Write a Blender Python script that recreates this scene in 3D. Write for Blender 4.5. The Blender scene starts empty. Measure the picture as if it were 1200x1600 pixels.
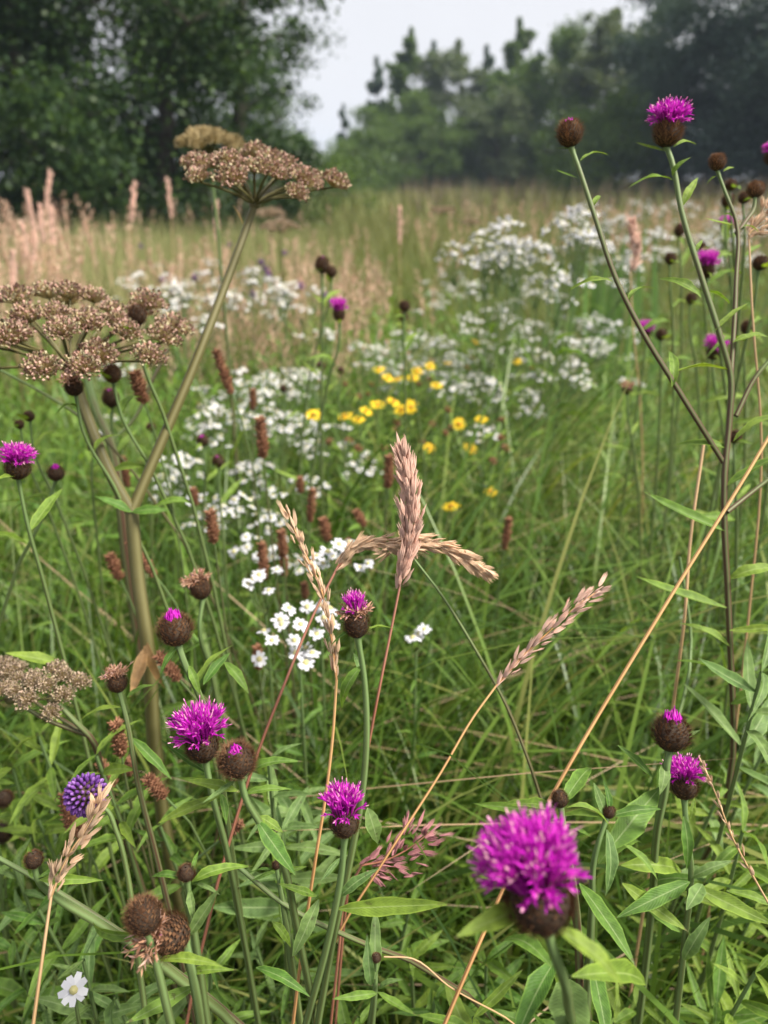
import bpy, math, random
import numpy as np
from mathutils import Vector, Matrix

R = math.radians
rnd = random.Random(7)
rng = np.random.default_rng(7)
SC = bpy.context.scene
COL = SC.collection

# ------------------------------------------------------------------ camera
H = 0.85            # eye height above the meadow floor, metres
PITCH = R(24.0)
FPX = 1168.0        # focal length in photograph pixels (1200 x 1600)
cam_d = bpy.data.cameras.new('camera')
cam_d.sensor_width = 36.0
cam_d.sensor_fit = 'AUTO'
cam_d.lens = FPX / 1600 * 36.0
cam_d.clip_start = 0.01
cam_d.clip_end = 2000
cam_d.dof.use_dof = True
cam_d.dof.focus_distance = 0.375
cam_d.dof.aperture_fstop = 7.5
cam_d.dof.aperture_blades = 0
cam = bpy.data.objects.new('camera', cam_d)
COL.objects.link(cam)
cam.location = (0, 0, H)
cam.rotation_euler = (R(90) - PITCH, 0, 0)
SC.camera = cam

# ------------------------------------------------------------------ sky, sun, exposure
SUN_EL, SUN_AZ = R(52), R(108)      # azimuth measured from +Y (view direction) towards +X
w = bpy.data.worlds.new('World'); SC.world = w; w.use_nodes = True
nt = w.node_tree; nt.nodes.clear()
out = nt.nodes.new('ShaderNodeOutputWorld')
bg = nt.nodes.new('ShaderNodeBackground'); bg.inputs['Strength'].default_value = 0.1
sky = nt.nodes.new('ShaderNodeTexSky'); sky.sky_type = 'NISHITA'; sky.sun_disc = False
sky.sun_elevation = SUN_EL; sky.sun_rotation = SUN_AZ
sky.dust_density = 4.0; sky.air_density = 1.0
tc = nt.nodes.new('ShaderNodeTexCoord')
nz = nt.nodes.new('ShaderNodeTexNoise'); nz.inputs['Scale'].default_value = 2.2; nz.inputs['Detail'].default_value = 4
rp = nt.nodes.new('ShaderNodeValToRGB')
rp.color_ramp.elements[0].position = 0.30; rp.color_ramp.elements[0].color = (4.5, 4.5, 4.7, 1)
rp.color_ramp.elements[1].position = 0.70; rp.color_ramp.elements[1].color = (5.1, 5.1, 5.2, 1)
mx = nt.nodes.new('ShaderNodeMix'); mx.data_type = 'RGBA'; mx.inputs[0].default_value = 0.93
nt.links.new(tc.outputs['Generated'], nz.inputs['Vector'])
nt.links.new(nz.outputs['Fac'], rp.inputs['Fac'])
nt.links.new(sky.outputs['Color'], mx.inputs[6])
nt.links.new(rp.outputs['Color'], mx.inputs[7])
nt.links.new(mx.outputs[2], bg.inputs['Color'])
nt.links.new(bg.outputs[0], out.inputs['Surface'])
sun_d = bpy.data.lights.new('sun', 'SUN'); sun_d.energy = 5.0; sun_d.angle = R(20); sun_d.color = (1.0, 0.93, 0.81)
sun = bpy.data.objects.new('sun', sun_d); COL.objects.link(sun)
sdir = Vector((math.sin(SUN_AZ) * math.cos(SUN_EL), math.cos(SUN_AZ) * math.cos(SUN_EL), math.sin(SUN_EL)))
sun.rotation_euler = sdir.to_track_quat('Z', 'Y').to_euler()
sun.location = sdir * 60
SC.view_settings.view_transform = 'Standard'
SC.view_settings.look = 'None'
SC.view_settings.gamma = 1.0
SC.view_settings.exposure = 1.0
SC.view_settings.use_curve_mapping = False
SC.cycles.use_denoising = True
SC.cycles.max_bounces = 6
SC.cycles.diffuse_bounces = 3
SC.cycles.transmission_bounces = 4
SC.cycles.glossy_bounces = 2
SC.cycles.caustics_reflective = False
SC.cycles.caustics_refractive = False

# ------------------------------------------------------------------ helpers
FWD = Vector((0, math.cos(PITCH), -math.sin(PITCH)))
UPV = Vector((0, math.sin(PITCH), math.cos(PITCH)))
EYE = Vector((0, 0, H))
ZUP = Vector((0, 0, 1))

def P(px, py, d):
    """point of the place that the photograph shows at (px, py), d metres deep"""
    return EYE + FWD * d + Vector((1, 0, 0)) * ((px - 600) / FPX * d) + UPV * ((800 - py) / FPX * d)

def lin(r, g, b):
    return tuple(((c / 255) / 12.92 if c / 255 <= 0.04045 else ((c / 255 + 0.055) / 1.055) ** 2.4) for c in (r, g, b))

def mesh_np(name, V, F, mats, uv=None, mi=None, smooth=True):
    """fast mesh from arrays; F is (m,4) or (m,3)"""
    V = np.asarray(V, dtype=np.float32); F = np.asarray(F, dtype=np.int32)
    me = bpy.data.meshes.new(name)
    m, k = F.shape
    me.vertices.add(len(V)); me.vertices.foreach_set('co', V.ravel())
    me.loops.add(m * k); me.loops.foreach_set('vertex_index', F.ravel())
    me.polygons.add(m)
    me.polygons.foreach_set('loop_start', np.arange(0, m * k, k, dtype=np.int32))
    me.polygons.foreach_set('loop_total', np.full(m, k, dtype=np.int32))
    if mi is not None:
        me.polygons.foreach_set('material_index', np.asarray(mi, dtype=np.int32))
    if smooth:
        me.polygons.foreach_set('use_smooth', np.ones(m, dtype=bool))
    if uv is not None:
        l = me.uv_layers.new(name='UVMap')
        l.data.foreach_set('uv', np.asarray(uv, dtype=np.float32)[F.ravel()].ravel())
    for mt in (mats if isinstance(mats, (list, tuple)) else [mats]):
        me.materials.append(mt)
    me.update(); me.validate()
    return me

class MB:
    """collects quads for one mesh"""
    def __init__(s): s.V = []; s.F = []; s.M = []; s.U = []; s.n = 0
    def add(s, V, F, m=0, uv=None):
        V = np.asarray(V, dtype=np.float32).reshape(-1, 3); F = np.asarray(F, dtype=np.int32).reshape(-1, 4)
        s.V.append(V); s.F.append(F + s.n); s.M.append(np.full(len(F), m)); s.n += len(V)
        s.U.append(np.zeros((len(V), 2)) if uv is None else np.asarray(uv))
    def mesh(s, name, mats, smooth=True, off=None):
        V = np.concatenate(s.V)
        if off is not None: V = V - np.array(off, dtype=np.float32)
        return mesh_np(name, V, np.concatenate(s.F), mats, uv=np.concatenate(s.U), mi=np.concatenate(s.M), smooth=smooth)

def frame(dirv, hint=None):
    z = Vector(dirv).normalized()
    h = Vector(hint) if hint is not None else (Vector((0, 0, 1)) if abs(z.z) < 0.95 else Vector((1, 0, 0)))
    x = h.cross(z)
    if x.length < 1e-6: x = Vector((1, 0, 0)).cross(z)
    if x.length < 1e-6: x = Vector((0, 1, 0)).cross(z)
    x.normalize(); y = z.cross(x)
    return x, y, z

def spline(pts, n=5):
    """smooth curve through pts (Hermite, chord-length parameter)"""
    p = [np.array(q, dtype=float) for q in pts]
    if len(p) == 2: return [p[0] + (p[1] - p[0]) * i / n for i in range(n + 1)]
    t = [0.0]
    for a, b in zip(p, p[1:]): t.append(t[-1] + max(1e-6, float(np.linalg.norm(b - a))))
    m = []
    for k in range(len(p)):
        k0, k1 = max(0, k - 1), min(len(p) - 1, k + 1)
        if 0 < k < len(p) - 1:      # slope weighted towards the shorter side, so uneven spacing does not overshoot
            h0, h1 = t[k] - t[k - 1], t[k + 1] - t[k]
            m.append(((p[k] - p[k - 1]) / h0 * h1 + (p[k + 1] - p[k]) / h1 * h0) / (h0 + h1))
        else: m.append((p[k1] - p[k0]) / (t[k1] - t[k0]))
    o = []
    for k in range(len(p) - 1):
        h = t[k + 1] - t[k]
        for j_ in range(n):
            u = j_ / n; u2, u3 = u * u, u ** 3
            o.append((2 * u3 - 3 * u2 + 1) * p[k] + (u3 - 2 * u2 + u) * h * m[k] + (3 * u2 - 2 * u3) * p[k + 1] + (u3 - u2) * h * m[k + 1])
    o.append(p[-1])
    return o

def tube(mb, pts, radii, sides=6, m=0, ridge=0.0, cap=True):
    pts = [np.array(q, dtype=float) for q in pts]; n = len(pts)
    r = np.interp(np.linspace(0, 1, n), np.linspace(0, 1, len(radii)), radii) if len(radii) != n else np.array(radii)
    T = [pts[min(i + 1, n - 1)] - pts[max(i - 1, 0)] for i in range(n)]
    x, y, z = frame(T[0]); x = np.array(x)
    ang = np.arange(sides) * 2 * math.pi / sides
    rr = 1 + ridge * np.cos(ang * sides / 2) if ridge else np.ones(sides)
    V = []
    for i in range(n):
        t = T[i] / (np.linalg.norm(T[i]) + 1e-12)
        x = x - t * x.dot(t); x /= (np.linalg.norm(x) + 1e-12); y = np.cross(t, x)
        V.append(pts[i] + r[i] * (np.outer(np.cos(ang) * rr, x) + np.outer(np.sin(ang) * rr, y)))
    V = np.concatenate(V)
    uv = np.stack([np.tile(ang / 6.2832, n), np.repeat(np.linspace(0, 1, n), sides)], 1)
    k = np.arange(sides); k2 = (k + 1) % sides
    F = np.concatenate([np.stack([i * sides + k, i * sides + k2, (i + 1) * sides + k2, (i + 1) * sides + k], 1) for i in range(n - 1)])
    mb.add(V, F, m, uv)

def lathe(mb, prof, sides=12, m=0):
    V = []; n = len(prof)
    ang = np.arange(sides) * 2 * math.pi / sides
    for r, z in prof:
        V.append(np.stack([r * np.cos(ang), r * np.sin(ang), np.full(sides, z)], 1))
    k = np.arange(sides); k2 = (k + 1) % sides
    F = np.concatenate([np.stack([i * sides + k, i * sides + k2, (i + 1) * sides + k2, (i + 1) * sides + k], 1) for i in range(n - 1)])
    mb.add(np.concatenate(V), F, m)

WM = {}
def obj(name, data, parent=None, M=None):
    o = bpy.data.objects.new(name, data); COL.objects.link(o)
    M = M if M is not None else Matrix.Identity(4)
    WM[o.name] = M
    if parent is not None:
        o.parent = parent
        o.matrix_basis = WM[parent.name].inverted() @ M
    else:
        o.matrix_basis = M
    return o

def tag(o, label=None, cat=None, group=None, kind=None):
    if label: o['label'] = label
    if cat: o['category'] = cat
    if group: o['group'] = group
    if kind: o['kind'] = kind
    return o

def thing(name, label, cat, loc, group=None):
    o = obj(name, None, None, Matrix.Translation(Vector(loc)))
    o.empty_display_size = 0.05
    return tag(o, label, cat, group)

def TRS(loc, ydir=None, zhint=None, s=(1, 1, 1), zdir=None, spin=0.0):
    """matrix with local Y along ydir (leaves) or local Z along zdir (heads)"""
    if zdir is not None:
        x, y, z = frame(zdir)
        c, sn = math.cos(spin), math.sin(spin)
        x, y = x * c + y * sn, y * c - x * sn
    else:
        y = Vector(ydir).normalized(); h = Vector(zhint) if zhint is not None else ZUP
        z = h - y * h.dot(y)
        if z.length < 1e-4: z = Vector((1, 0, 0)) - y * y.x
        z.normalize(); x = y.cross(z)
    M = Matrix(((x.x * s[0], y.x * s[1], z.x * s[2], loc[0]), (x.y * s[0], y.y * s[1], z.y * s[2], loc[1]),
                (x.z * s[0], y.z * s[1], z.z * s[2], loc[2]), (0, 0, 0, 1)))
    return M

def copy_tree(o, parent=None, M=None):
    c = o.copy(); COL.objects.link(c)
    if parent is not None: c.parent = parent      # keeps its own local transform
    else: c.matrix_basis = M
    for ch in o.children: copy_tree(ch, c)
    return c

# ------------------------------------------------------------------ materials
def newmat(name):
    m = bpy.data.materials.new(name); m.use_nodes = True
    n = m.node_tree; n.nodes.clear()
    o = n.nodes.new('ShaderNodeOutputMaterial')
    return m, n, o

def ramp(n, stops):
    r = n.nodes.new('ShaderNodeValToRGB'); e = r.color_ramp.elements
    while len(e) < len(stops): e.new(0.5)
    for i, (p, c) in enumerate(stops):
        e[i].position = p; e[i].color = (*c, 1)
    return r

def mix(n, a, b, fac, mode='MIX'):
    x = n.nodes.new('ShaderNodeMix'); x.data_type = 'RGBA'; x.blend_type = mode
    for s, v in ((0, fac), (6, a), (7, b)):
        if hasattr(v, 'is_linked') or hasattr(v, 'links'): n.links.new(v, x.inputs[s])
        elif s == 0: x.inputs[0].default_value = v
        else: x.inputs[s].default_value = (*v, 1)
    return x.outputs[2]

def math_(n, op, a, b=0.0, clamp=False):
    x = n.nodes.new('ShaderNodeMath'); x.operation = op; x.use_clamp = clamp
    for i, v in enumerate((a, b)):
        if hasattr(v, 'links'): n.links.new(v, x.inputs[i])
        else: x.inputs[i].default_value = v
    return x.outputs[0]

def noise(n, scale, detail=3, vec=None, w=None):
    x = n.nodes.new('ShaderNodeTexNoise'); x.inputs['Scale'].default_value = scale; x.inputs['Detail'].default_value = detail
    if vec is not None: n.links.new(vec, x.inputs['Vector'])
    return x.outputs['Fac']

def finish(n, o, col, rough=0.55, trans=0.0, tcol=None, bump=None, bstr=0.3, spec=0.35, bdist=0.001):
    b = n.nodes.new('ShaderNodeBsdfPrincipled')
    if hasattr(col, 'links'): n.links.new(col, b.inputs['Base Color'])
    else: b.inputs['Base Color'].default_value = (*col, 1)
    b.inputs['Roughness'].default_value = rough
    b.inputs['Specular IOR Level'].default_value = spec
    if bump is not None:
        bp = n.nodes.new('ShaderNodeBump'); bp.inputs['Strength'].default_value = bstr; bp.inputs['Distance'].default_value = bdist
        n.links.new(bump, bp.inputs['Height']); n.links.new(bp.outputs[0], b.inputs['Normal'])
    sh = b.outputs[0]
    if trans > 0:
        t = n.nodes.new('ShaderNodeBsdfTranslucent')
        tc_ = tcol if tcol is not None else col
        if hasattr(tc_, 'links'): n.links.new(tc_, t.inputs['Color'])
        else: t.inputs['Color'].default_value = (*tc_, 1)
        ms = n.nodes.new('ShaderNodeMixShader'); ms.inputs[0].default_value = trans
        n.links.new(sh, ms.inputs[1]); n.links.new(t.outputs[0], ms.inputs[2]); sh = ms.outputs[0]
    n.links.new(sh, o.inputs['Surface'])

def island(n):
    return n.nodes.new('ShaderNodeNewGeometry').outputs['Random Per Island']
def objrand(n):
    return n.nodes.new('ShaderNodeObjectInfo').outputs['Random']
def objco(n):
    return n.nodes.new('ShaderNodeTexCoord').outputs['Object']

def mat_island(name, stops, rough=0.55, trans=0.3, tboost=1.25, patch=None, spec=0.3, ty=(1.1, 1.05, 0.5)):
    """colour varies from piece to piece (each blade, leaf, fruit)"""
    m, n, o = newmat(name)
    r = ramp(n, stops); n.links.new(island(n), r.inputs['Fac'])
    c = r.outputs['Color']
    if patch:
        ps, pc, pa = patch
        g = n.nodes.new('ShaderNodeNewGeometry')
        f = noise(n, ps, 3, g.outputs['Position'])
        rr = ramp(n, [(0.42, (0, 0, 0)), (0.62, (pa, pa, pa))]); n.links.new(f, rr.inputs['Fac'])
        c = mix(n, c, pc, rr.outputs['Color'])
    t = mix(n, c, tuple(tboost * k for k in ty), 1.0, 'MULTIPLY')
    finish(n, o, c, rough, trans, t, spec=spec)
    return m

def mat_flat(name, c1, c2, scale=200, rough=0.6, trans=0.0, spec=0.3, bump=0.0):
    """colour with fine mottling plus a shift from object to object"""
    m, n, o = newmat(name)
    f = noise(n, scale, 4, objco(n))
    rr = ramp(n, [(0.3, c1), (0.7, c2)]); n.links.new(f, rr.inputs['Fac'])
    k = math_(n, 'ADD', math_(n, 'MULTIPLY', objrand(n), 0.4), 0.8)
    x = n.nodes.new('ShaderNodeVectorMath'); x.operation = 'SCALE'
    n.links.new(rr.outputs['Color'], x.inputs[0]); n.links.new(k, x.inputs['Scale'])
    finish(n, o, x.outputs[0], rough, trans, None, f if bump else None, bump, spec)
    return m

def mat_leaf(name, c1, c2, vein, spots=0.5, trans=0.32, tip=None):
    """broad leaf: midrib and side veins from its own UVs, brown blotches, yellowed edge"""
    m, n, o = newmat(name)
    tcn = n.nodes.new('ShaderNodeTexCoord'); sp = n.nodes.new('ShaderNodeSeparateXYZ')
    n.links.new(tcn.outputs['UV'], sp.inputs[0])
    u, v = sp.outputs[0], sp.outputs[1]
    au = math_(n, 'ABSOLUTE', math_(n, 'MULTIPLY', math_(n, 'SUBTRACT', u, 0.5), 2.0))
    oi = n.nodes.new('ShaderNodeObjectInfo')
    base = mix(n, c1, c2, oi.outputs['Random'])
    vv = n.nodes.new('ShaderNodeVectorMath'); vv.operation = 'ADD'
    n.links.new(tcn.outputs['Object'], vv.inputs[0]); n.links.new(oi.outputs['Location'], vv.inputs[1])
    mott = noise(n, 9.0, 4, vv.outputs[0])
    mr = ramp(n, [(0.3, (0.60, 0.64, 0.58)), (0.7, (1.22, 1.22, 1.15))]); n.links.new(mott, mr.inputs['Fac'])
    base = mix(n, base, mr.outputs['Color'], 1.0, 'MULTIPLY')
    edge = ramp(n, [(0.80, (0, 0, 0)), (0.98, (0.55, 0.55, 0.55))]); n.links.new(au, edge.inputs['Fac'])
    base = mix(n, base, tuple(min(1, k * 1.6) for k in c2), edge.outputs['Color'])
    rib = ramp(n, [(0.03, (0.75, 0.75, 0.75)), (0.10, (0, 0, 0))]); n.links.new(au, rib.inputs['Fac'])
    # side veins: slanted waves
    sv = math_(n, 'ADD', math_(n, 'MULTIPLY', v, 60.0), math_(n, 'MULTIPLY', au, -11.0))
    s2 = math_(n, 'POWER', math_(n, 'ABSOLUTE', math_(n, 'SINE', sv)), 10.0)
    s2 = math_(n, 'MULTIPLY', s2, 0.09)
    base = mix(n, base, vein, s2)
    base = mix(n, base, vein, rib.outputs['Color'])
    sn = noise(n, 14.0, 2, vv.outputs[0])
    sr = ramp(n, [(0.70, (0, 0, 0)), (0.735, (spots, spots, spots))]); n.links.new(sn, sr.inputs['Fac'])
    base = mix(n, base, (0.045, 0.022, 0.014), sr.outputs['Color'])
    tipn = math_(n, 'ADD', v, math_(n, 'MULTIPLY', math_(n, 'SUBTRACT', mott, 0.5), 0.5))
    tr = ramp(n, [(0.95, (0, 0, 0)), (1.0, (0.7, 0.7, 0.7))]); n.links.new(tipn, tr.inputs['Fac'])
    base = mix(n, base, (0.07, 0.03, 0.03), tr.outputs['Color'])
    t = mix(n, base, (1.5, 1.45, 0.55), 1.0, 'MULTIPLY')
    bump = math_(n, 'ADD', math_(n, 'MULTIPLY', s2, -2.0), math_(n, 'MULTIPLY', mott, 0.8))
    finish(n, o, base, 0.55, trans, t, bump, 0.45, 0.28, 0.0015)
    return m

def mat_stem(name, top, bot, rough=0.5):
    """plant stem: UV y runs from its tip (0) to its foot (1)"""
    m, n, o = newmat(name)
    tcn = n.nodes.new('ShaderNodeTexCoord'); sp = n.nodes.new('ShaderNodeSeparateXYZ')
    n.links.new(tcn.outputs['UV'], sp.inputs[0])
    f = noise(n, 60, 3, tcn.outputs['Object'])
    s = math_(n, 'ADD', sp.outputs[1], math_(n, 'MULTIPLY', math_(n, 'SUBTRACT', f, 0.5), 0.6))
    r = ramp(n, [(0.05, top), (0.55, bot)]); n.links.new(s, r.inputs['Fac'])
    st = math_(n, 'POWER', math_(n, 'ABSOLUTE', math_(n, 'SINE', math_(n, 'MULTIPLY', sp.outputs[0], 12.566))), 3.0)
    c = mix(n, r.outputs['Color'], tuple(min(1, k * 1.7 + 0.01) for k in top), math_(n, 'MULTIPLY', st, 0.45))
    finish(n, o, c, rough, 0.08, c, f, 0.25, 0.3, 0.0006)
    return m

G1, G2 = (0.060, 0.115, 0.018), (0.130, 0.200, 0.035)
M = {}
M['leaf'] = mat_leaf('knapweed_leaf', (0.070, 0.160, 0.026), (0.140, 0.235, 0.038), (0.22, 0.30, 0.12))
M['leaf_bright'] = mat_leaf('bright_leaf', (0.110, 0.200, 0.028), (0.190, 0.270, 0.040), (0.26, 0.34, 0.11), 0.35)
M['leaf_grey'] = mat_leaf('greyish_leaf', (0.100, 0.180, 0.055), (0.155, 0.235, 0.075), (0.26, 0.34, 0.16), 0.45)
M['leaf_dry'] = mat_leaf('withered_leaf', (0.30, 0.17, 0.08), (0.40, 0.26, 0.13), (0.35, 0.22, 0.12), 0.5)
M['grass'] = mat_island('grass_blades', [(0, (0.038, 0.085, 0.012)), (0.5, (0.082, 0.160, 0.020)), (0.85, (0.145, 0.230, 0.032)), (1, (0.25, 0.25, 0.08))], 0.42, 0.34, 1.3, spec=0.4)
M['grass_mid'] = mat_island('meadow_grass', [(0, (0.055, 0.105, 0.020)), (0.4, (0.115, 0.175, 0.034)), (0.75, (0.180, 0.205, 0.066)), (1, (0.30, 0.25, 0.13))], 0.55, 0.34, 1.2)
M['grass_pale'] = mat_island('pale_grass', [(0, (0.14, 0.19, 0.055)), (0.5, (0.25, 0.27, 0.11)), (1, (0.42, 0.37, 0.20))], 0.6, 0.3, 1.1, ty=(1.05, 1.0, 0.75))
M['grass_far'] = mat_island('far_grass', [(0, (0.085, 0.120, 0.028)), (0.5, (0.15, 0.185, 0.050)), (1, (0.24, 0.235, 0.095))], 0.65, 0.3, 1.1, patch=(0.35, (0.21, 0.21, 0.09), 0.7))
M['grass_brown'] = mat_island('brown_reeds', [(0, (0.09, 0.085, 0.045)), (0.6, (0.17, 0.135, 0.085)), (1, (0.24, 0.18, 0.13))], 0.7, 0.25, 1.1, ty=(1, 1, 0.9))
M['straw'] = mat_island('straw', [(0, (0.20, 0.13, 0.075)), (0.5, (0.36, 0.25, 0.15)), (1, (0.50, 0.38, 0.26))], 0.55, 0.15, 1.0, ty=(1, 0.95, 0.8))
M['haze_grass'] = mat_island('pink_grass_heads', [(0, (0.46, 0.27, 0.19)), (0.5, (0.58, 0.39, 0.29)), (1, (0.68, 0.53, 0.40))], 0.7, 0.35, 1.0, ty=(1, 0.9, 0.85))
M['under'] = mat_island('undergrowth_leaf', [(0, (0.050, 0.120, 0.016)), (0.5, (0.105, 0.205, 0.026)), (1, (0.175, 0.275, 0.040))], 0.48, 0.36, 1.3, spec=0.35)
M['flag'] = mat_island('sword_leaf', [(0, (0.055, 0.130, 0.030)), (0.6, (0.095, 0.185, 0.040)), (1, (0.16, 0.23, 0.06))], 0.45, 0.32, 1.2)
M['stem'] = mat_stem('green_stem', (0.105, 0.165, 0.060), (0.085, 0.110, 0.035))
M['stem_purple'] = mat_stem('purple_brown_stem', (0.110, 0.165, 0.060), (0.085, 0.045, 0.030))
M['stem_ang'] = mat_stem('ribbed_hollow_stem', (0.120, 0.110, 0.048), (0.090, 0.082, 0.028), 0.45)
M['stem_red'] = mat_stem('reddish_culm', (0.30, 0.14, 0.10), (0.26, 0.10, 0.06))
M['stem_orange'] = mat_stem('orange_dry_culm', (0.54, 0.33, 0.15), (0.40, 0.20, 0.08))
M['stem_beige'] = mat_stem('beige_culm', (0.42, 0.28, 0.16), (0.36, 0.23, 0.11))
M['bract'] = mat_island('bract_fringe', [(0, (0.050, 0.022, 0.012)), (0.6, (0.105, 0.050, 0.026)), (1, (0.22, 0.115, 0.055))], 0.7, 0.18, 1.0, ty=(1, 0.9, 0.8))
M['bract_pale'] = mat_island('pale_bract_fringe', [(0, (0.10, 0.048, 0.026)), (0.5, (0.16, 0.080, 0.042)), (1, (0.28, 0.155, 0.080))], 0.7, 0.25, 1.0, ty=(1, 0.9, 0.8))
M['core'] = mat_flat('involucre', (0.022, 0.013, 0.010), (0.060, 0.038, 0.022), 900, 0.8)
M['magenta'] = mat_island('magenta_florets', [(0, (0.38, 0.010, 0.36)), (0.5, (0.56, 0.020, 0.50)), (0.9, (0.68, 0.060, 0.58)), (1, (0.80, 0.25, 0.62))], 0.5, 0.38, 1.15, ty=(1, 1, 1))
M['palepink'] = mat_island('pale_floret_tips', [(0, (0.72, 0.25, 0.52)), (1, (0.85, 0.52, 0.62))], 0.5, 0.3, 1.0, ty=(1, 1, 1))
M['withered'] = mat_island('withered_florets', [(0, (0.34, 0.16, 0.10)), (0.6, (0.52, 0.31, 0.20)), (1, (0.62, 0.42, 0.36))], 0.65, 0.3, 1.0, ty=(1, 0.9, 0.85))
M['fruit'] = mat_island('angelica_fruit', [(0, (0.60, 0.37, 0.31)), (0.45, (0.68, 0.46, 0.39)), (0.75, (0.60, 0.54, 0.34)), (1, (0.68, 0.62, 0.42))], 0.6, 0.4, 1.0, ty=(1, 0.95, 0.8))
M['fruit_pale'] = mat_island('cream_fruit', [(0, (0.46, 0.35, 0.18)), (0.5, (0.58, 0.47, 0.25)), (1, (0.66, 0.57, 0.34))], 0.6, 0.35, 1.0, ty=(1, 0.95, 0.8))
M['fruit_dull'] = mat_island('faded_fruit', [(0, (0.50, 0.36, 0.28)), (0.5, (0.60, 0.47, 0.36)), (1, (0.66, 0.56, 0.42))], 0.65, 0.35, 1.0, ty=(1, 0.95, 0.85))
M['white'] = mat_island('white_petals', [(0, (0.56, 0.56, 0.63)), (1, (0.74, 0.74, 0.79))], 0.55, 0.3, 1.0, ty=(1, 1, 1))
M['disc'] = mat_island('cream_disc', [(0, (0.30, 0.29, 0.12)), (1, (0.46, 0.42, 0.20))], 0.7, 0.0, 1.0)
M['yellow'] = mat_island('yellow_rays', [(0, (0.82, 0.52, 0.012)), (1, (0.88, 0.66, 0.03))], 0.5, 0.3, 1.0, ty=(1, 1, 1))
M['ydisc'] = mat_flat('orange_disc', (0.42, 0.17, 0.012), (0.62, 0.30, 0.02), 1200, 0.7)
M['seed'] = mat_island('brown_seed_heads', [(0, (0.16, 0.070, 0.040)), (0.6, (0.28, 0.13, 0.075)), (1, (0.38, 0.21, 0.12))], 0.75, 0.2, 1.0, ty=(1, 0.9, 0.8))
M['violet'] = mat_island('violet_buds', [(0, (0.10, 0.030, 0.19)), (0.6, (0.17, 0.060, 0.29)), (1, (0.27, 0.13, 0.38))], 0.5, 0.15, 1.0, ty=(1, 1, 1))
M['spikelet'] = mat_island('spikelets', [(0, (0.42, 0.22, 0.16)), (0.5, (0.54, 0.33, 0.23)), (1, (0.64, 0.46, 0.34))], 0.55, 0.28, 1.0, ty=(1, 0.93, 0.85))
M['spikelet_tan'] = mat_flat('tan_spikelets', (0.66, 0.46, 0.31), (0.80, 0.63, 0.46), 150, 0.55, 0.45)
M['spikelet_pink'] = mat_flat('pink_spikelets', (0.68, 0.44, 0.36), (0.82, 0.62, 0.52), 150, 0.55, 0.45)
M['spikelet_mauve'] = mat_flat('mauve_spikelets', (0.42, 0.15, 0.19), (0.58, 0.33, 0.32), 150, 0.55, 0.4)

def mat_bark():
    m, n, o = newmat('bark')
    f = noise(n, 14, 5, objco(n))
    r = ramp(n, [(0.3, (0.035, 0.028, 0.022)), (0.7, (0.11, 0.095, 0.08))]); n.links.new(f, r.inputs['Fac'])
    finish(n, o, r.outputs['Color'], 0.85, 0, None, f, 0.6, 0.2, 0.02)
    return m
M['bark'] = mat_bark()
def treeleaf(name, a, b, c, tr=0.34):
    return mat_island(name, [(0, a), (0.6, b), (1, c)], 0.5, tr, 1.3, spec=0.3)
M['tl_dark'] = treeleaf('dark_tree_leaves', (0.018, 0.042, 0.016), (0.034, 0.070, 0.022), (0.072, 0.130, 0.030))
M['tl_mid'] = treeleaf('mid_tree_leaves', (0.050, 0.095, 0.020), (0.080, 0.140, 0.028), (0.120, 0.190, 0.036))
M['tl_hazed'] = treeleaf('haze_tinted_tree_leaves', (0.045, 0.080, 0.066), (0.075, 0.120, 0.095), (0.115, 0.165, 0.135))  # pale blue veil of hazy light is put into this leaf colour
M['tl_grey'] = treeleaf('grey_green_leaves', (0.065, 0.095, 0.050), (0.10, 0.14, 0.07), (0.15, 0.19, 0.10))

def mat_ground():
    m, n, o = newmat('meadow_soil')
    g = n.nodes.new('ShaderNodeNewGeometry')
    f = noise(n, 0.8, 6, g.outputs['Position']); f2 = noise(n, 30, 4, g.outputs['Position'])
    r = ramp(n, [(0.35, (0.028, 0.034, 0.012)), (0.65, (0.065, 0.066, 0.026))]); n.links.new(f, r.inputs['Fac'])
    r2 = ramp(n, [(0.3, (0.55, 0.5, 0.45)), (0.7, (1.2, 1.2, 1.1))]); n.links.new(f2, r2.inputs['Fac'])
    finish(n, o, mix(n, r.outputs['Color'], r2.outputs['Color'], 1.0, 'MULTIPLY'), 0.95, 0, None, f2, 0.8, 0.1, 0.02)
    return m
M['ground'] = mat_ground()

# ------------------------------------------------------------------ ground
def gz(x, y):
    """meadow floor: level round the eye, gently uneven and rising a little towards the trees"""
    x = np.asarray(x, dtype=float); y = np.asarray(y, dtype=float)
    d = np.hypot(x, y)
    u = 0.06 * np.sin(x * 0.55 + 1.3) * np.sin(y * 0.42 + 0.4) + 0.10 * np.sin(x * 0.16 + 2.0) * np.cos(y * 0.13)
    rise = 0.004 * np.clip(y - 8, 0, 60)
    return (u + rise) * np.clip((d - 1.5) / 6, 0, 1)

ax = np.concatenate([-np.geomspace(300, 0.6, 46), np.linspace(-0.4, 0.4, 5), np.geomspace(0.6, 300, 46)])
X, Y = np.meshgrid(ax, ax)
nn = len(ax)
V = np.stack([X.ravel(), Y.ravel(), gz(X, Y).ravel()], 1)
i, j = np.meshgrid(np.arange(nn - 1), np.arange(nn - 1)); a = (j * nn + i).ravel()
F = np.stack([a, a + 1, a + nn + 1, a + nn], 1)
tag(obj('ground', mesh_np('ground', V, F, M['ground'])), kind='structure')

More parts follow.
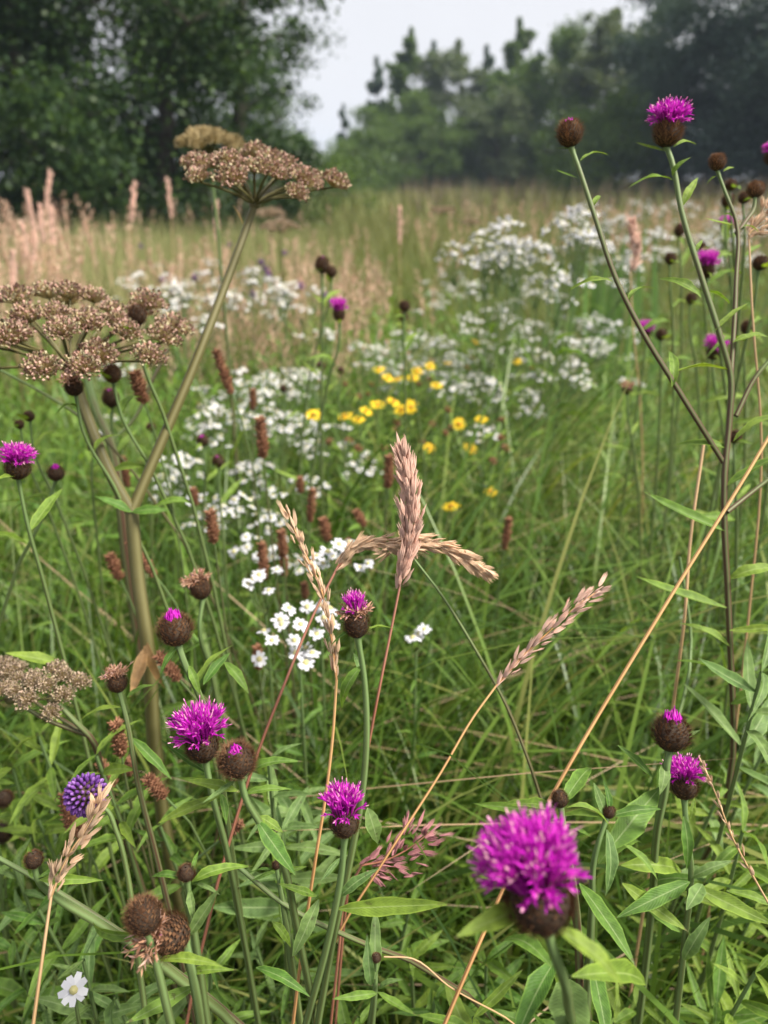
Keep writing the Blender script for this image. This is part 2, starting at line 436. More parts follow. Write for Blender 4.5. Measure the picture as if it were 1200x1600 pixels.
# ------------------------------------------------------------------ grass (stuff)
def blades(n, xy, L, wd, tilt, bend, seg, az=None, z0=None, taper=2.0):
    """n curved strips as one vertex/face block"""
    az = rng.uniform(0, 2 * math.pi, n) if az is None else az
    t = np.linspace(0, 1, seg + 1)
    th = tilt[:, None] + bend[:, None] * t[None, :] ** 1.4
    ds = (L / seg)[:, None]
    hz = np.concatenate([np.zeros((n, 1)), np.cumsum(np.sin(th[:, :-1]) * ds, 1)], 1)
    vz = np.concatenate([np.zeros((n, 1)), np.cumsum(np.cos(th[:, :-1]) * ds, 1)], 1)
    zb = gz(xy[:, 0], xy[:, 1]) if z0 is None else z0
    wob = rng.normal(0, 0.05, n)[:, None] * (t ** 2)[None, :] * L[:, None]
    cx, sx = np.cos(az)[:, None], np.sin(az)[:, None]
    px = xy[:, :1] + hz * cx - wob * sx; py = xy[:, 1:2] + hz * sx + wob * cx; pz = zb[:, None] + vz
    tw = az + math.pi / 2 + rng.normal(0, 0.5, n)
    wt = wd[:, None] * (1 - t[None, :] ** taper) * 0.5 + wd[:, None] * 0.02
    dx, dy = np.cos(tw)[:, None] * wt, np.sin(tw)[:, None] * wt
    A = np.stack([px - dx, py - dy, pz], -1); B = np.stack([px + dx, py + dy, pz + 0.15 * wt], -1)
    V = np.stack([A, B], 2).reshape(-1, 3)
    base = (np.arange(n) * (seg + 1) * 2)[:, None]; k = (np.arange(seg) * 2)[None, :]
    q = base + k
    F = np.stack([q, q + 1, q + 3, q + 2], -1).reshape(-1, 4)
    return V, F

def wedge(n, y0, y1, half=38, power=2.0):
    """random positions in the wedge of meadow in front of the eye, even per area"""
    r = (rng.uniform(0, 1, n) * (y1 ** power - y0 ** power) + y0 ** power) ** (1 / power)
    a_ = rng.uniform(-R(half), R(half), n)
    return np.stack([r * np.sin(a_), r * np.cos(a_)], 1)

def join(blocks):
    Vs, Fs, n = [], [], 0
    for V_, F_ in blocks: Vs.append(V_); Fs.append(F_ + n); n += len(V_)
    return np.concatenate(Vs), np.concatenate(Fs)

def stuff(name, blocks, mat, label, cat):
    V_, F_ = join(blocks)
    return tag(obj(name, mesh_np(name, V_, F_, mat)), label, cat, kind='stuff')

U = rng.uniform
def near_grass():
    B = []
    n = 10000
    xy = wedge(n, 0.22, 1.7, 46)
    d = np.hypot(xy[:, 0], xy[:, 1])
    L = U(0.22, 0.62, n) * np.clip(0.45 + d * 0.9, 0.45, 1)
    # right-hand side leans over in long arcs
    az = np.where(U(0, 1, n) < 0.55, rng.normal(0.15, 0.9, n), U(0, 6.283, n))
    B.append(blades(n, xy, L, U(0.0024, 0.0062, n), U(0.05, 0.6, n), U(0.3, 1.8, n), 7, az))
    n = 3200; xy = wedge(n, 0.4, 1.8, 44)
    xy = xy[xy[:, 0] > -0.25 * xy[:, 1] - .02 + rng.normal(0, .08, n)]; n = len(xy)
    B.append(blades(n, xy, U(0.40, 0.80, n), U(0.0045, 0.0085, n), U(0.1, 0.6, n), U(0.8, 2.0, n), 9, rng.normal(0.1, 1.0, n)))
    n = 4500; xy = wedge(n, 0.4, 1.9, 44)
    B.append(blades(n, xy, U(0.25, 0.60, n), U(0.0010, 0.0022, n), U(0.0, 0.7, n), U(0.2, 1.9, n), 6))
    return B
stuff('meadow_grass', near_grass(), M['grass'], 'long arching green grass around the foreground knapweeds', 'grass')
n = 36000; xy = wedge(n, 1.5, 5.5)
stuff('meadow_grass', [blades(n, xy, U(0.16, 0.44, n), U(0.003, 0.006, n), U(0.0, 0.45, n), U(0.2, 1.3, n), 4)], M['grass_mid'],
      'yellow green meadow grass among the white flowers', 'grass')
n = 62000; xy = wedge(n, 5, 15)
stuff('meadow_grass', [blades(n, xy, U(0.20, 0.50, n), U(0.006, 0.012, n), U(0.0, 0.45, n), U(0.2, 1.0, n), 2)], M['grass_far'],
      'blurred olive meadow grass beyond the white flowers', 'grass')
n = 80000; xy = wedge(n, 14, 60)
stuff('meadow_grass', [blades(n, xy, U(0.35, 0.75, n), U(0.03, 0.06, n), U(0.0, 0.4, n), U(0.2, 0.8, n), 2)], M['grass_far'],
      'distant grass reaching to the foot of the trees', 'grass')
# tall straw-coloured grass on the left below the dark trees
n = 16000; r = U(2.6, 7.5, n); a_ = U(-R(40), -R(3), n); keep = U(0, 1, n) < np.clip((-a_ / R(20)), 0.15, 1)
xy = np.stack([r * np.sin(a_), r * np.cos(a_)], 1)[keep]; n = len(xy)
stuff('straw_grass', [blades(n, xy, U(0.34, 0.58, n), U(0.004, 0.008, n), U(0.0, 0.2, n), U(0.1, 0.6, n), 3)], M['grass_pale'],
      'tall pale straw coloured grass below the dark trees', 'grass')
# brownish rushes in front of the far wood
n = 2600; r = U(14, 30, n); a_ = U(R(1), R(34), n)
xy = np.stack([r * np.sin(a_), r * np.cos(a_)], 1)
stuff('brown_reeds', [blades(n, xy, U(0.5, 1.0, n), U(0.015, 0.035, n), U(0, 0.25, n), U(0.1, 0.5, n), 2)], M['grass_brown'],
      'brownish rushes in front of the far wood', 'reeds')
# flattened straw lying through the grass
n = 340; xy = wedge(n, 0.5, 1.6, 40)
z0 = U(0.08, 0.34, n); az = np.where(U(0, 1, n) < 0.5, rng.normal(0.05, 0.35, n), rng.normal(math.pi, 0.35, n))
stuff('dry_straw', [blades(n, xy, U(0.2, 0.55, n), U(0.0008, 0.0016, n), U(1.05, 1.6, n), U(-0.1, 0.35, n), 4, az, z0, taper=6)], M['straw'],
      'thin dry straw lying flat through the green grass', 'straw')

# grass flower heads as a pinkish haze
def fuzzy(n, xy, hgt, plen, pw, nb, size):
    """n thin culms with airy panicles of small spikelets"""
    L = hgt
    B = [blades(n, xy, L, np.full(n, 0.0014) * size, U(0, 0.18, n), U(0, 0.25, n), 3, taper=8)]
    tips = B[0][0].reshape(n, 4, 2, 3).mean(2)
    top = tips[:, 3]; dirv = tips[:, 3] - tips[:, 2]; dirv /= np.linalg.norm(dirv, axis=1, keepdims=True)
    s = U(0, 1, (n, nb)); a2 = U(0, 6.283, (n, nb)); rr = pw * np.sin(np.pi * (0.1 + 0.85 * s)) * U(0.2, 1, (n, nb))
    C = top[:, None, :] - dirv[:, None, :] * (plen * s)[..., None] + np.stack([rr * np.cos(a2), rr * np.sin(a2), 0.3 * rr], -1)
    C = C.reshape(-1, 3); m_ = len(C)
    ax1 = np.stack([np.cos(a2.ravel()) * 0.4, np.sin(a2.ravel()) * 0.4, np.ones(m_)], 1) * (0.006 * size)
    ax2 = np.stack([-np.sin(a2.ravel() + 0.6), np.cos(a2.ravel() + 0.6), np.zeros(m_)], 1) * (0.0018 * size)
    Vq = np.stack([C - ax1, C + ax2, C + ax1, C - ax2], 1).reshape(-1, 3)
    Fq = np.arange(m_ * 4).reshape(-1, 4)
    B.append((Vq, Fq))
    return B
B = []
n = 280; r = U(1.9, 4.0, n); a_ = rng.normal(-R(10), R(6), n); xy = np.stack([r * np.sin(a_), r * np.cos(a_)], 1)
B += fuzzy(n, xy, U(0.38, 0.62, n), 0.16, 0.022, 46, 1.25)
n = 130; r = U(2.2, 4.2, n); a_ = rng.normal(-R(26), R(3.5), n); xy = np.stack([r * np.sin(a_), r * np.cos(a_)], 1)
B += fuzzy(n, xy, U(0.52, 0.78, n), 0.17, 0.024, 50, 1.4)
stuff('pink_grass_heads', B, M['haze_grass'], 'airy pinkish beige grass heads on the left of the white flowers', 'grass heads')
B = []
n = 330; r = U(4.5, 13, n); a_ = rng.normal(R(20), R(7), n); xy = np.stack([r * np.sin(a_), r * np.cos(a_)], 1)
B += fuzzy(n, xy, U(0.40, 0.62, n), 0.16, 0.03, 24, 2.2)
n = 90; r = U(5, 12, n); a_ = U(-R(34), R(10), n); xy = np.stack([r * np.sin(a_), r * np.cos(a_)], 1)
B += fuzzy(n, xy, U(0.45, 0.68, n), 0.16, 0.03, 20, 2.2)
stuff('pink_grass_heads', B, M['haze_grass'], 'blurred pinkish grass heads scattered over the far meadow', 'grass heads')

n = 260; r = U(.95, 2.4, n); a_ = rng.normal(R(12), R(7), n); xy = np.stack([r * np.sin(a_), r * np.cos(a_)], 1)
stuff('bent_grass_heads', fuzzy(n, xy, U(0.30, 0.46, n), 0.12, 0.020, 46, .62), M['grass_pale'], 'fine olive beige grass heads over the arching green grass', 'grass heads')
# leafy undergrowth: upright stems with narrow leaves, too many to count
def undergrowth(n, y0, y1, half, hmin, hmax, nl, ls, az0=None):
    xy = wedge(n, y0, y1, half)
    if az0 is not None:
        xy = xy[U(0, 1, n) < np.where(xy[:, 0] < az0 * xy[:, 1], 1.0, 0.10)]; n = len(xy)
    L = U(hmin, hmax, n)
    st = blades(n, xy, L, np.full(n, 0.003), U(0, 0.25, n), U(-0.1, 0.3, n), 3, taper=5)
    c = st[0].reshape(n, 4, 2, 3).mean(2)
    s = np.tile(np.linspace(0.2, 1.0, nl), (n, 1)) * 3 - 1e-4
    i0 = np.floor(s).astype(int); fr = s - i0
    rows = np.arange(n)[:, None]
    pos = c[rows, i0] * (1 - fr[..., None]) + c[rows, i0 + 1] * fr[..., None]
    m_ = n * nl
    az = (U(0, 6.283, (n, 1)) + np.arange(nl)[None] * 2.4 + rng.normal(0, 0.3, (n, nl))).ravel()
    pos = pos.reshape(-1, 3)
    ln = (ls * U(0.5, 1.15, m_)) * np.tile(np.linspace(1.15, 0.45, nl), n)
    lv = leafblades(pos, az, ln, ln * U(0.14, 0.22, m_), U(0.5, 1.2, m_), U(0.1, 0.9, m_))
    return [st, lv]

def leafblades(pos, az, L, wd, tilt, bend, seg=4):
    n = len(pos); t = np.linspace(0, 1, seg + 1)
    prof = np.array([0.18, 0.85, 1.0, 0.62, 0.03])
    th = tilt[:, None] + bend[:, None] * t[None]
    ds = (L / seg)[:, None]
    hz = np.concatenate([np.zeros((n, 1)), np.cumsum(np.sin(th[:, :-1]) * ds, 1)], 1)
    vz = np.concatenate([np.zeros((n, 1)), np.cumsum(np.cos(th[:, :-1]) * ds, 1)], 1)
    cx, sx = np.cos(az)[:, None], np.sin(az)[:, None]
    c = np.stack([pos[:, :1] + hz * cx, pos[:, 1:2] + hz * sx, pos[:, 2:3] + vz], -1)
    roll = rng.normal(0, 0.35, n)[:, None]
    wv = np.stack([-sx * np.cos(roll), cx * np.cos(roll), np.sin(roll)], -1) * (wd[:, None] * prof[None] * 0.5)[..., None]
    lift = np.zeros_like(wv); lift[..., 2] = wd[:, None] * prof[None] * 0.14
    V_ = np.stack([c - wv + lift, c, c + wv + lift], 2).reshape(-1, 3)
    base = (np.arange(n) * (seg + 1) * 3)[:, None]; k = (np.arange(seg) * 3)[None]
    q = base + k
    F1 = np.stack([q, q + 1, q + 4, q + 3], -1).reshape(-1, 4); F2 = np.stack([q + 1, q + 2, q + 5, q + 4], -1).reshape(-1, 4)
    return V_, np.concatenate([F1, F2])
stuff('leafy_undergrowth', undergrowth(620, 0.6, 1.5, 40, 0.15, 0.38, 12, 0.08, -0.06) + undergrowth(420, 0.8, 1.7, 40, 0.25, 0.5, 12, 0.075, -.28), M['under'],
      'bright green leafy undergrowth between the foreground stems', 'undergrowth')
stuff('leafy_undergrowth', undergrowth(1900, 1.3, 3.0, 38, 0.22, 0.46, 10, 0.085, 0.12) + undergrowth(420, 0.75, 2.2, 38, 0.25, 0.5, 10, 0.08), M['under'],
      'green leafy undergrowth around the yellow and white flowers', 'undergrowth')

# ------------------------------------------------------------------ trees
def tree_proto(seed, height, width, trunk_h, nclump, nleaf, leaf, shape, mat, low=0.12, sigma=0.16, lobes=7):
    """returns (trunk mesh, list of limb meshes, crown mesh), foot at the origin"""
    q = np.random.default_rng(seed); pr = random.Random(seed)
    tr = MB()
    lean = q.normal(0, 0.03, 2) * height
    pts = [(0, 0, -0.15)] + [(lean[0] * t ** 1.5 + q.normal(0, 0.02 * width), lean[1] * t ** 1.5 + q.normal(0, 0.02 * width), height * t) for t in (0.12, 0.3, 0.5, 0.7, 0.88)]
    r0 = height * 0.022 + 0.03
    tube(tr, spline(pts, 4), [r0 * 1.4, r0 * 0.95, r0 * 0.7, r0 * 0.45, r0 * 0.22, 0.012], 8)
    limbs = []; C = []; CR = []
    nlimb = 13
    for k in range(nlimb):
        f = low + (0.92 - low) * (k + pr.random() * 0.6) / nlimb
        b = np.array([np.interp(f, [0, 0.12, 0.3, 0.5, 0.7, 0.88], [p[i] for p in pts]) for i in range(3)])
        az = k * 2.4 + pr.uniform(-0.4, 0.4)
        reach = width * 0.5 * shape(f) * pr.uniform(0.7, 1.08)
        e = b + np.array([math.cos(az) * reach, math.sin(az) * reach, height * pr.uniform(0.02, 0.12)])
        mid = (b + e) / 2 + np.array([0, 0, reach * 0.12])
        lm = MB(); tube(lm, spline([b, mid, e], 4), [r0 * 0.36 * (1.1 - f), r0 * 0.2 * (1.1 - f), 0.008], 5)
        for g in range(4):
            s0 = mid + (e - mid) * pr.random(); e2 = s0 + np.array([pr.uniform(-1, 1), pr.uniform(-1, 1), pr.uniform(-0.2, 0.8)]) * reach * 0.35
            tube(lm, [s0, (s0 + e2) / 2 + [0, 0, 0.02], e2], [0.016, 0.01, 0.004], 4)
        limbs.append(lm.mesh('limb', M['bark']))
        for g in range(max(2, nclump // nlimb)):
            s_ = pr.uniform(0.25, 1.05) ** 0.7
            c = b + (e - b) * s_ + np.clip(q.normal(0, 1, 3), -1.3, 1.3) * np.array([1, 1, 0.75]) * reach * 0.24
            C.append(c); CR.append(.35 + .65 * min(1, reach / (width * .5)))
    for f in np.linspace(.80, 1.04, 14):     # thin leader above the last limbs
        C.append(np.array([pts[-1][0] + q.normal(0, .05) * width * (1.1 - f), pts[-1][1] + q.normal(0, .05) * width * (1.1 - f), height * f])); CR.append(.22 + (1.04 - f))
    C = np.array(C); C[:, 2] = np.clip(C[:, 2], 0.15, None)
    sg = width * sigma * 0.5
    per = max(8, nleaf // len(C))
    cs = np.repeat(C, per, 0); m_ = len(cs)
    szc = np.repeat(q.uniform(0.4, 1.2, len(C)) * np.array(CR), per)[:, None]
    p = cs + np.clip(q.normal(0, 1, (m_, 3)), -2.3, 2.3) * np.array([1, 1, 0.7]) * sg * szc
    p[:, 2] = np.abs(p[:, 2])
    d = q.normal(0, 1, (m_, 3)); d[:, 2] -= 0.3; d /= np.linalg.norm(d, axis=1, keepdims=True)
    h = q.normal(0, 1, (m_, 3)); h[:, 2] += 0.8; s = np.cross(d, h); s /= np.linalg.norm(s, axis=1, keepdims=True) + 1e-9
    L = leaf * q.uniform(0.6, 1.3, (m_, 1)); W = L * 0.34
    Vq = np.stack([p, p + d * L * 0.45 + s * W, p + d * L, p + d * L * 0.45 - s * W], 1).reshape(-1, 3)
    crown = mesh_np('crown', Vq, np.arange(m_ * 4).reshape(-1, 4), mat, smooth=False)
    return tr.mesh('trunk', M['bark']), limbs, crown

def plant_tree(name, label, proto, px, d, s=1.0, spin=0.0, group=None, sz=None, cat='tree'):
    """foot on the meadow below the direction px, d metres away"""
    x = (px - 600) * math.cos(PITCH) / FPX * d
    z = float(gz(x, d))
    t = thing(name, label, cat, (x, d, z), group)
    t.rotation_euler = (0, 0, spin); t.scale = (s, s, sz or s)
    tm, lm, cm = proto
    for nm, me in [('trunk', tm)] + [('limb', l) for l in lm] + [('crown', cm)]:
        o = bpy.data.objects.new(nm, me); COL.objects.link(o); o.parent = t
    return t

rounds = lambda f: math.sin(math.pi * min(1, 0.18 + 0.80 * f)) ** 0.6
cone = lambda f: max(0.12, (1.06 - f) ** 0.8)
pillar = lambda f: 0.75 + 0.25 * math.sin(math.pi * f)
big1 = tree_proto(11, 6.4, 5.6, 0.5, 230, 60000, 0.080, pillar, M['tl_dark'], 0.06, 0.13)
big2 = tree_proto(12, 6.0, 4.6, 0.5, 190, 44000, 0.075, rounds, M['tl_dark'], 0.06, 0.125)
airy = tree_proto(13, 7.0, 3.0, 0.8, 230, 26000, 0.060, pillar, M['tl_dark'], 0.06, 0.13)
bush = tree_proto(14, 2.2, 2.6, 0.2, 120, 16000, 0.070, rounds, M['tl_mid'], 0.05, 0.20)
point = tree_proto(15, 5.2, 2.8, 0.4, 300, 26000, 0.10, cone, M['tl_mid'], 0.05, 0.10)
point2 = tree_proto(25, 5.4, 2.4, 0.4, 260, 22000, 0.10, cone, M['tl_hazed'], 0.05, 0.10)
round1 = tree_proto(16, 4.6, 4.6, 0.4, 320, 32000, 0.10, rounds, M['tl_mid'], 0.04, 0.11)
grey1 = tree_proto(17, 4.8, 4.0, 0.4, 300, 28000, 0.10, rounds, M['tl_grey'], 0.05, 0.11)
blue1 = tree_proto(18, 7.5, 6.0, 0.5, 340, 70000, 0.12, pillar, M['tl_hazed'], 0.04, 0.15)
blue2 = tree_proto(19, 8.6, 3.4, 0.5, 200, 30000, 0.11, cone, M['tl_hazed'], 0.05, 0.17)

plant_tree('broadleaf_tree', 'big dark broadleaf tree with dense low crown above the tall straw grass', big1, 60, 8.0, .72, 0.4)
plant_tree('broadleaf_tree', 'dark broadleaf tree with patchy crown behind the beige umbels', big2, 262, 8.6, .72, 1.9)
plant_tree('broadleaf_tree', 'dark broadleaf tree at the outer end of the dark group', big2, -170, 8.6, .80, 4.0)
plant_tree('broadleaf_tree', 'dark tree in the second row behind the dense low crown', big1, 170, 11.5, .75, 2.6)
plant_tree('slender_tree', 'tall slender airy tree with sky showing through, edge of the dark group', airy, 366, 10.0, .72, 0.5)
plant_tree('slender_tree', 'loose leafed slender tree behind the airy one', airy, 300, 12.0, .80, 2.5)
plant_tree('shrub', 'low green shrub at the foot of the airy slender tree', bush, 455, 11.0, 0.6, 0.5, cat='shrub')
FG = 'trees of the far wood'
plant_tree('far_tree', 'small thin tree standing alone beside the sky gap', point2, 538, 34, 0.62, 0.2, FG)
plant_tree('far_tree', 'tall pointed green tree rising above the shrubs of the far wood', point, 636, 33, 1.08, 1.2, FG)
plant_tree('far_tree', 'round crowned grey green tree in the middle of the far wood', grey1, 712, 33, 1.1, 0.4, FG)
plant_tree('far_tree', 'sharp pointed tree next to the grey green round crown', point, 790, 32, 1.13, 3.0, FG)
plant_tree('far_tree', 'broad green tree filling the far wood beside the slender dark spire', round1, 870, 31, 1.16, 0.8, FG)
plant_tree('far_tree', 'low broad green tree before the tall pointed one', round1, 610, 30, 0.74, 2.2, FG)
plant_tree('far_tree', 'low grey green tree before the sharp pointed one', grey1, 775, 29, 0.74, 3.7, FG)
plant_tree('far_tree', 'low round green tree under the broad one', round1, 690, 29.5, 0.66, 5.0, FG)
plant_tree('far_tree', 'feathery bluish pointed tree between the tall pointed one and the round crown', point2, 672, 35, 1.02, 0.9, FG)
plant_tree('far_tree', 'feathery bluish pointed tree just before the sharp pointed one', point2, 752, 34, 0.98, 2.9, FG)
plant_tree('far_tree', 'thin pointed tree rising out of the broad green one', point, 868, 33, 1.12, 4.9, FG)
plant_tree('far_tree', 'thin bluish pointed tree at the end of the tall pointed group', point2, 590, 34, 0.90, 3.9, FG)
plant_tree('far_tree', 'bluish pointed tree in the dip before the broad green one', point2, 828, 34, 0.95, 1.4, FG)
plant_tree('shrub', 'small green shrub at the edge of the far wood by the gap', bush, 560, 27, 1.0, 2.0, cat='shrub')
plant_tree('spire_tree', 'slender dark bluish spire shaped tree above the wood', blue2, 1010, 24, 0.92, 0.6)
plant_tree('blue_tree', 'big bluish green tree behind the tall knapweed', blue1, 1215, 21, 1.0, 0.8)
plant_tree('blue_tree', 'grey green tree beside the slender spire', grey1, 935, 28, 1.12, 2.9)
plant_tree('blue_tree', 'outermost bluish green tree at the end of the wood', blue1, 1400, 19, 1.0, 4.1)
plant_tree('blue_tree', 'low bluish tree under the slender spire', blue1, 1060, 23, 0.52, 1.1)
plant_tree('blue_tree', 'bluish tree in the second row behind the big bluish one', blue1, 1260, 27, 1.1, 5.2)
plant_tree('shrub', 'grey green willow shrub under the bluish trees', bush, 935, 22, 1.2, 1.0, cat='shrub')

# ------------------------------------------------------------------ leaf meshes
def leaf_mesh(mat, wratio, curl, fold, wave, twist, seed, peak=0.42, rows=8):
    q = random.Random(seed)
    V_, U_ = [], []
    cols = (-1, -0.5, 0, 0.5, 1)
    ph = q.uniform(0, 6)
    for i_ in range(rows + 1):
        t = i_ / rows
        a = (t / peak) if t < peak else (1 - t) / (1 - peak)
        ww = wratio * 0.5 * (math.sin(a * math.pi / 2) ** (0.75 if t < peak else 1.05)) + 0.006 * (1 - t) + 0.001
        yy = t; zz = -curl * t * t + 0.12 * curl * math.sin(t * 3.1)
        tw = twist * t
        for c in cols:
            x = c * ww * (1 + 0.10 * math.sin(t * 17 + ph + c))
            z = fold * abs(c) * ww + wave * ww * math.sin(t * 14 + ph + (1.6 if c > 0 else 0)) * abs(c)
            V_.append((x * math.cos(tw) - z * math.sin(tw), yy * (1 - 0.25 * curl * t), zz + x * math.sin(tw) + z * math.cos(tw)))
            U_.append((c * 0.5 + 0.5, t))
    F_ = [(r_ * 5 + c, r_ * 5 + c + 1, (r_ + 1) * 5 + c + 1, (r_ + 1) * 5 + c) for r_ in range(rows) for c in range(4)]
    return mesh_np('leaf', V_, F_, mat, uv=U_)
LEAF = {}
for kind in ('leaf', 'leaf_bright', 'leaf_grey', 'leaf_dry'):
    LEAF[kind] = [leaf_mesh(M[kind], wr, cu, fo, wa, tw, sd) for sd, (wr, cu, fo, wa, tw) in enumerate(
        [(0.20, 0.10, 0.35, 0.10, 0.15), (0.17, 0.30, 0.45, 0.14, -0.3), (0.22, 0.42, 0.30, 0.18, 0.35),
         (0.16, -0.08, 0.40, 0.08, 0.2), (0.19, 0.22, 0.25, 0.22, -0.5), (0.21, 0.60, 0.40, 0.12, 0.1)])]

def add_leaf(parent, base, tip, kind='leaf', wr=0.2, hint=None, v=None, label=None):
    base, tip = Vector(base), Vector(tip)
    d = tip - base; L = d.length
    k = rnd.randrange(6) if v is None else v
    me = LEAF[kind][k]
    wbase = (0.20, 0.17, 0.22, 0.16, 0.19, 0.21)[k]
    h = Vector(hint) if hint is not None else Vector((rnd.uniform(-0.4, 0.4), rnd.uniform(-0.8, 0.1), 1))
    o = obj('leaf', me, parent, TRS(base, ydir=d, zhint=h, s=(L * wr * .82 / wbase, L, L)))
    if label: o['label'] = label
    return o

# ------------------------------------------------------------------ knapweed heads (axis +Z, base at the origin)
def involucre(seed, rad=0.0088, hgt=0.0165, n=210, pale=False, fringe=1.0, flare=0.0):
    q = random.Random(seed); mb = MB()
    def pr(t):   # radius along the height
        return rad * (math.sin(math.pi * min(1, 0.10 + 0.80 * t)) ** 0.62) * (1 - flare * t)
    prof = [(0.0016, -0.001)] + [(pr(t) * 0.93, hgt * t) for t in (0.0, 0.08, 0.2, 0.35, 0.5, 0.65, 0.8, 0.92, 1.0)] + [(0.001, hgt * 0.99)]
    lathe(mb, prof, 14, 0)
    for k in range(n):
        t = 0.04 + 0.97 * (k + 0.5) / n; az = k * 2.39996 + q.uniform(-0.12, 0.12)
        r_ = pr(min(1, t)); c, s_ = math.cos(az), math.sin(az)
        o_ = np.array([c * r_, s_ * r_, hgt * t]); rad_ = np.array([c, s_, 0]); tan = np.array([-s_, c, 0]); up = np.array([0, 0, 1.0])
        slope = 0.75 - 1.35 * t
        dirv = up * (0.8) + rad_ * (slope * 0.7 + 0.35); dirv /= np.linalg.norm(dirv)
        L = 0.0030 * q.uniform(0.7, 1.3) * fringe; W = 0.0009 * q.uniform(.7, 1.2)
        nrm = np.cross(tan, dirv)
        a = o_ - dirv * L * 0.35
        mb.add([a, a + dirv * L * 0.55 + tan * W - nrm * 0.0001, a + dirv * L * .8 + rad_ * 0.0003, a + dirv * L * 0.5 - tan * W], [(0, 1, 2, 3)], 1)
        for e in (-1.0, -0.6, -0.2, 0.2, 0.6, 1.0):
            b = a + dirv * L * (0.62 - .25 * abs(e)) + tan * W * e * 0.85
            dd = dirv + tan * e * 0.95 + rad_ * q.uniform(0.2, 1.7); dd /= np.linalg.norm(dd)
            wv = np.cross(dd, nrm); wv /= np.linalg.norm(wv) + 1e-9; wv *= 0.00013
            ll = L * q.uniform(0.5, 1.05)
            mb.add([b - wv, b + wv, b + dd * ll + wv * 0.3, b + dd * ll - wv * 0.3], [(0, 1, 2, 3)], 1)
    return mb.mesh('flower_head', [M['core'], M['bract_pale' if pale else 'bract']], smooth=False)

def tuft(seed, n, z0, spread, length, kind='bloom', squash=0.0):
    """ray of tubular florets with narrow lobes"""
    q = random.Random(seed); mb = MB()
    for k in range(n):
        f = math.sqrt((k + 0.5) / n); az = k * 2.39996 + q.uniform(-0.2, 0.2)
        pol = spread * f * q.uniform(0.85, 1.12) + q.uniform(-0.06, 0.06)
        rim = kind == 'bloom' and f > .86 and q.random() < .6
        if rim: pol += q.uniform(.2, .75)
        c, s_ = math.cos(az), math.sin(az)
        st = np.array([c * 0.0058 * f, s_ * 0.0058 * f, z0 - 0.002 * f])
        rad_ = np.array([c, s_, 0.0]); up = np.array([0, 0, 1.0])
        L = length * q.uniform(0.78, 1.12) * (1.0 if kind == 'bloom' else q.uniform(0.6, 1.1)) * (.72 if rim else 1)
        d0 = up * math.cos(pol * 0.55) + rad_ * math.sin(pol * 0.55)
        d1 = up * math.cos(pol) + rad_ * math.sin(pol) + np.array([q.gauss(0, .08), q.gauss(0, .08), q.gauss(0, .08)])
        if kind == 'withered':
            d1 = d1 + np.array([q.gauss(0, .45), q.gauss(0, .45), q.gauss(-0.35 * f, .3)])
        p1 = st + d0 * L * 0.45; p2 = p1 + d1 * L * 0.25
        tube(mb, [st, p1, p2], [0.00035, 0.00045, 0.0006], 3, 0)
        x, y, z = frame(p2 - p1); x, y, z = np.array(x), np.array(y), np.array(z)
        nl = 5 if kind == 'bloom' else 3
        for g in range(nl):
            a2 = g * 6.283 / nl + q.uniform(-0.3, 0.3)
            o_ = x * math.cos(a2) + y * math.sin(a2); side = np.cross(z, o_)
            op = q.uniform(0.15, 0.55) if kind == 'bloom' else q.uniform(-0.3, 0.9)
            dd = z + o_ * op; dd /= np.linalg.norm(dd)
            ll = L * q.uniform(0.28, 0.45); w_ = 0.00052 if kind == 'bloom' else 0.0006
            m1 = p2 + dd * ll * 0.5; tip = p2 + dd * ll + o_ * ll * q.uniform(0, 0.25)
            mb.add([p2, m1 + side * w_, tip, m1 - side * w_], [(0, 1, 2, 3)], 1 if q.random() < 0.04 else 0)
        if kind == 'bloom' and q.random() < (0.2 if n > 200 else 0.45):   # pale style sticking out
            e = p2 + z * L * q.uniform(0.30, 0.46)
            tube(mb, [p2, e], [0.0003, 0.00022], 3, 0)
            tube(mb, [e, e + z * 0.0016], [0.00042, 0.0003], 3, 1)
    ms = [M['magenta'], M['palepink']] if kind == 'bloom' else [M['withered'], M['palepink']]
    return mb.mesh('floret_tuft', ms, smooth=False)

def budtip(seed, n=34, z0=0.0145, hgt=0.006, rad=0.004):
    q = random.Random(seed); mb = MB()
    for k in range(n):
        f = math.sqrt((k + 0.5) / n); az = k * 2.4
        c, s_ = math.cos(az), math.sin(az)
        a = np.array([c * rad * f, s_ * rad * f, z0 - 0.001]); k2 = q.uniform(.5, 1.05); e = np.array([c * rad * f * k2, s_ * rad * f * k2, z0 + hgt * (1.05 - 0.55 * f) * q.uniform(0.55, 1.15)])
        tube(mb, [a, (a + e) / 2, e], [0.0006, 0.0007, 0.0002], 4, 0)
    return mb.mesh('floret_tuft', [M['magenta']], smooth=False)

def seedtop(seed):
    q = random.Random(seed); mb = MB()
    for k in range(150):
        f = math.sqrt((k + 0.5) / 150); az = k * 2.4; pol = f * 1.25
        d = np.array([math.cos(az) * math.sin(pol), math.sin(az) * math.sin(pol), math.cos(pol)])
        a = np.array([0, 0, 0.0105]) + d * 0.0050; e = a + (d + [q.gauss(0, .25), q.gauss(0, .25), 0]) * 0.0035
        tube(mb, [a, e], [0.00028, 0.00012], 3, 0)
    return mb.mesh('floret_tuft', [M['bract_pale']], smooth=False)

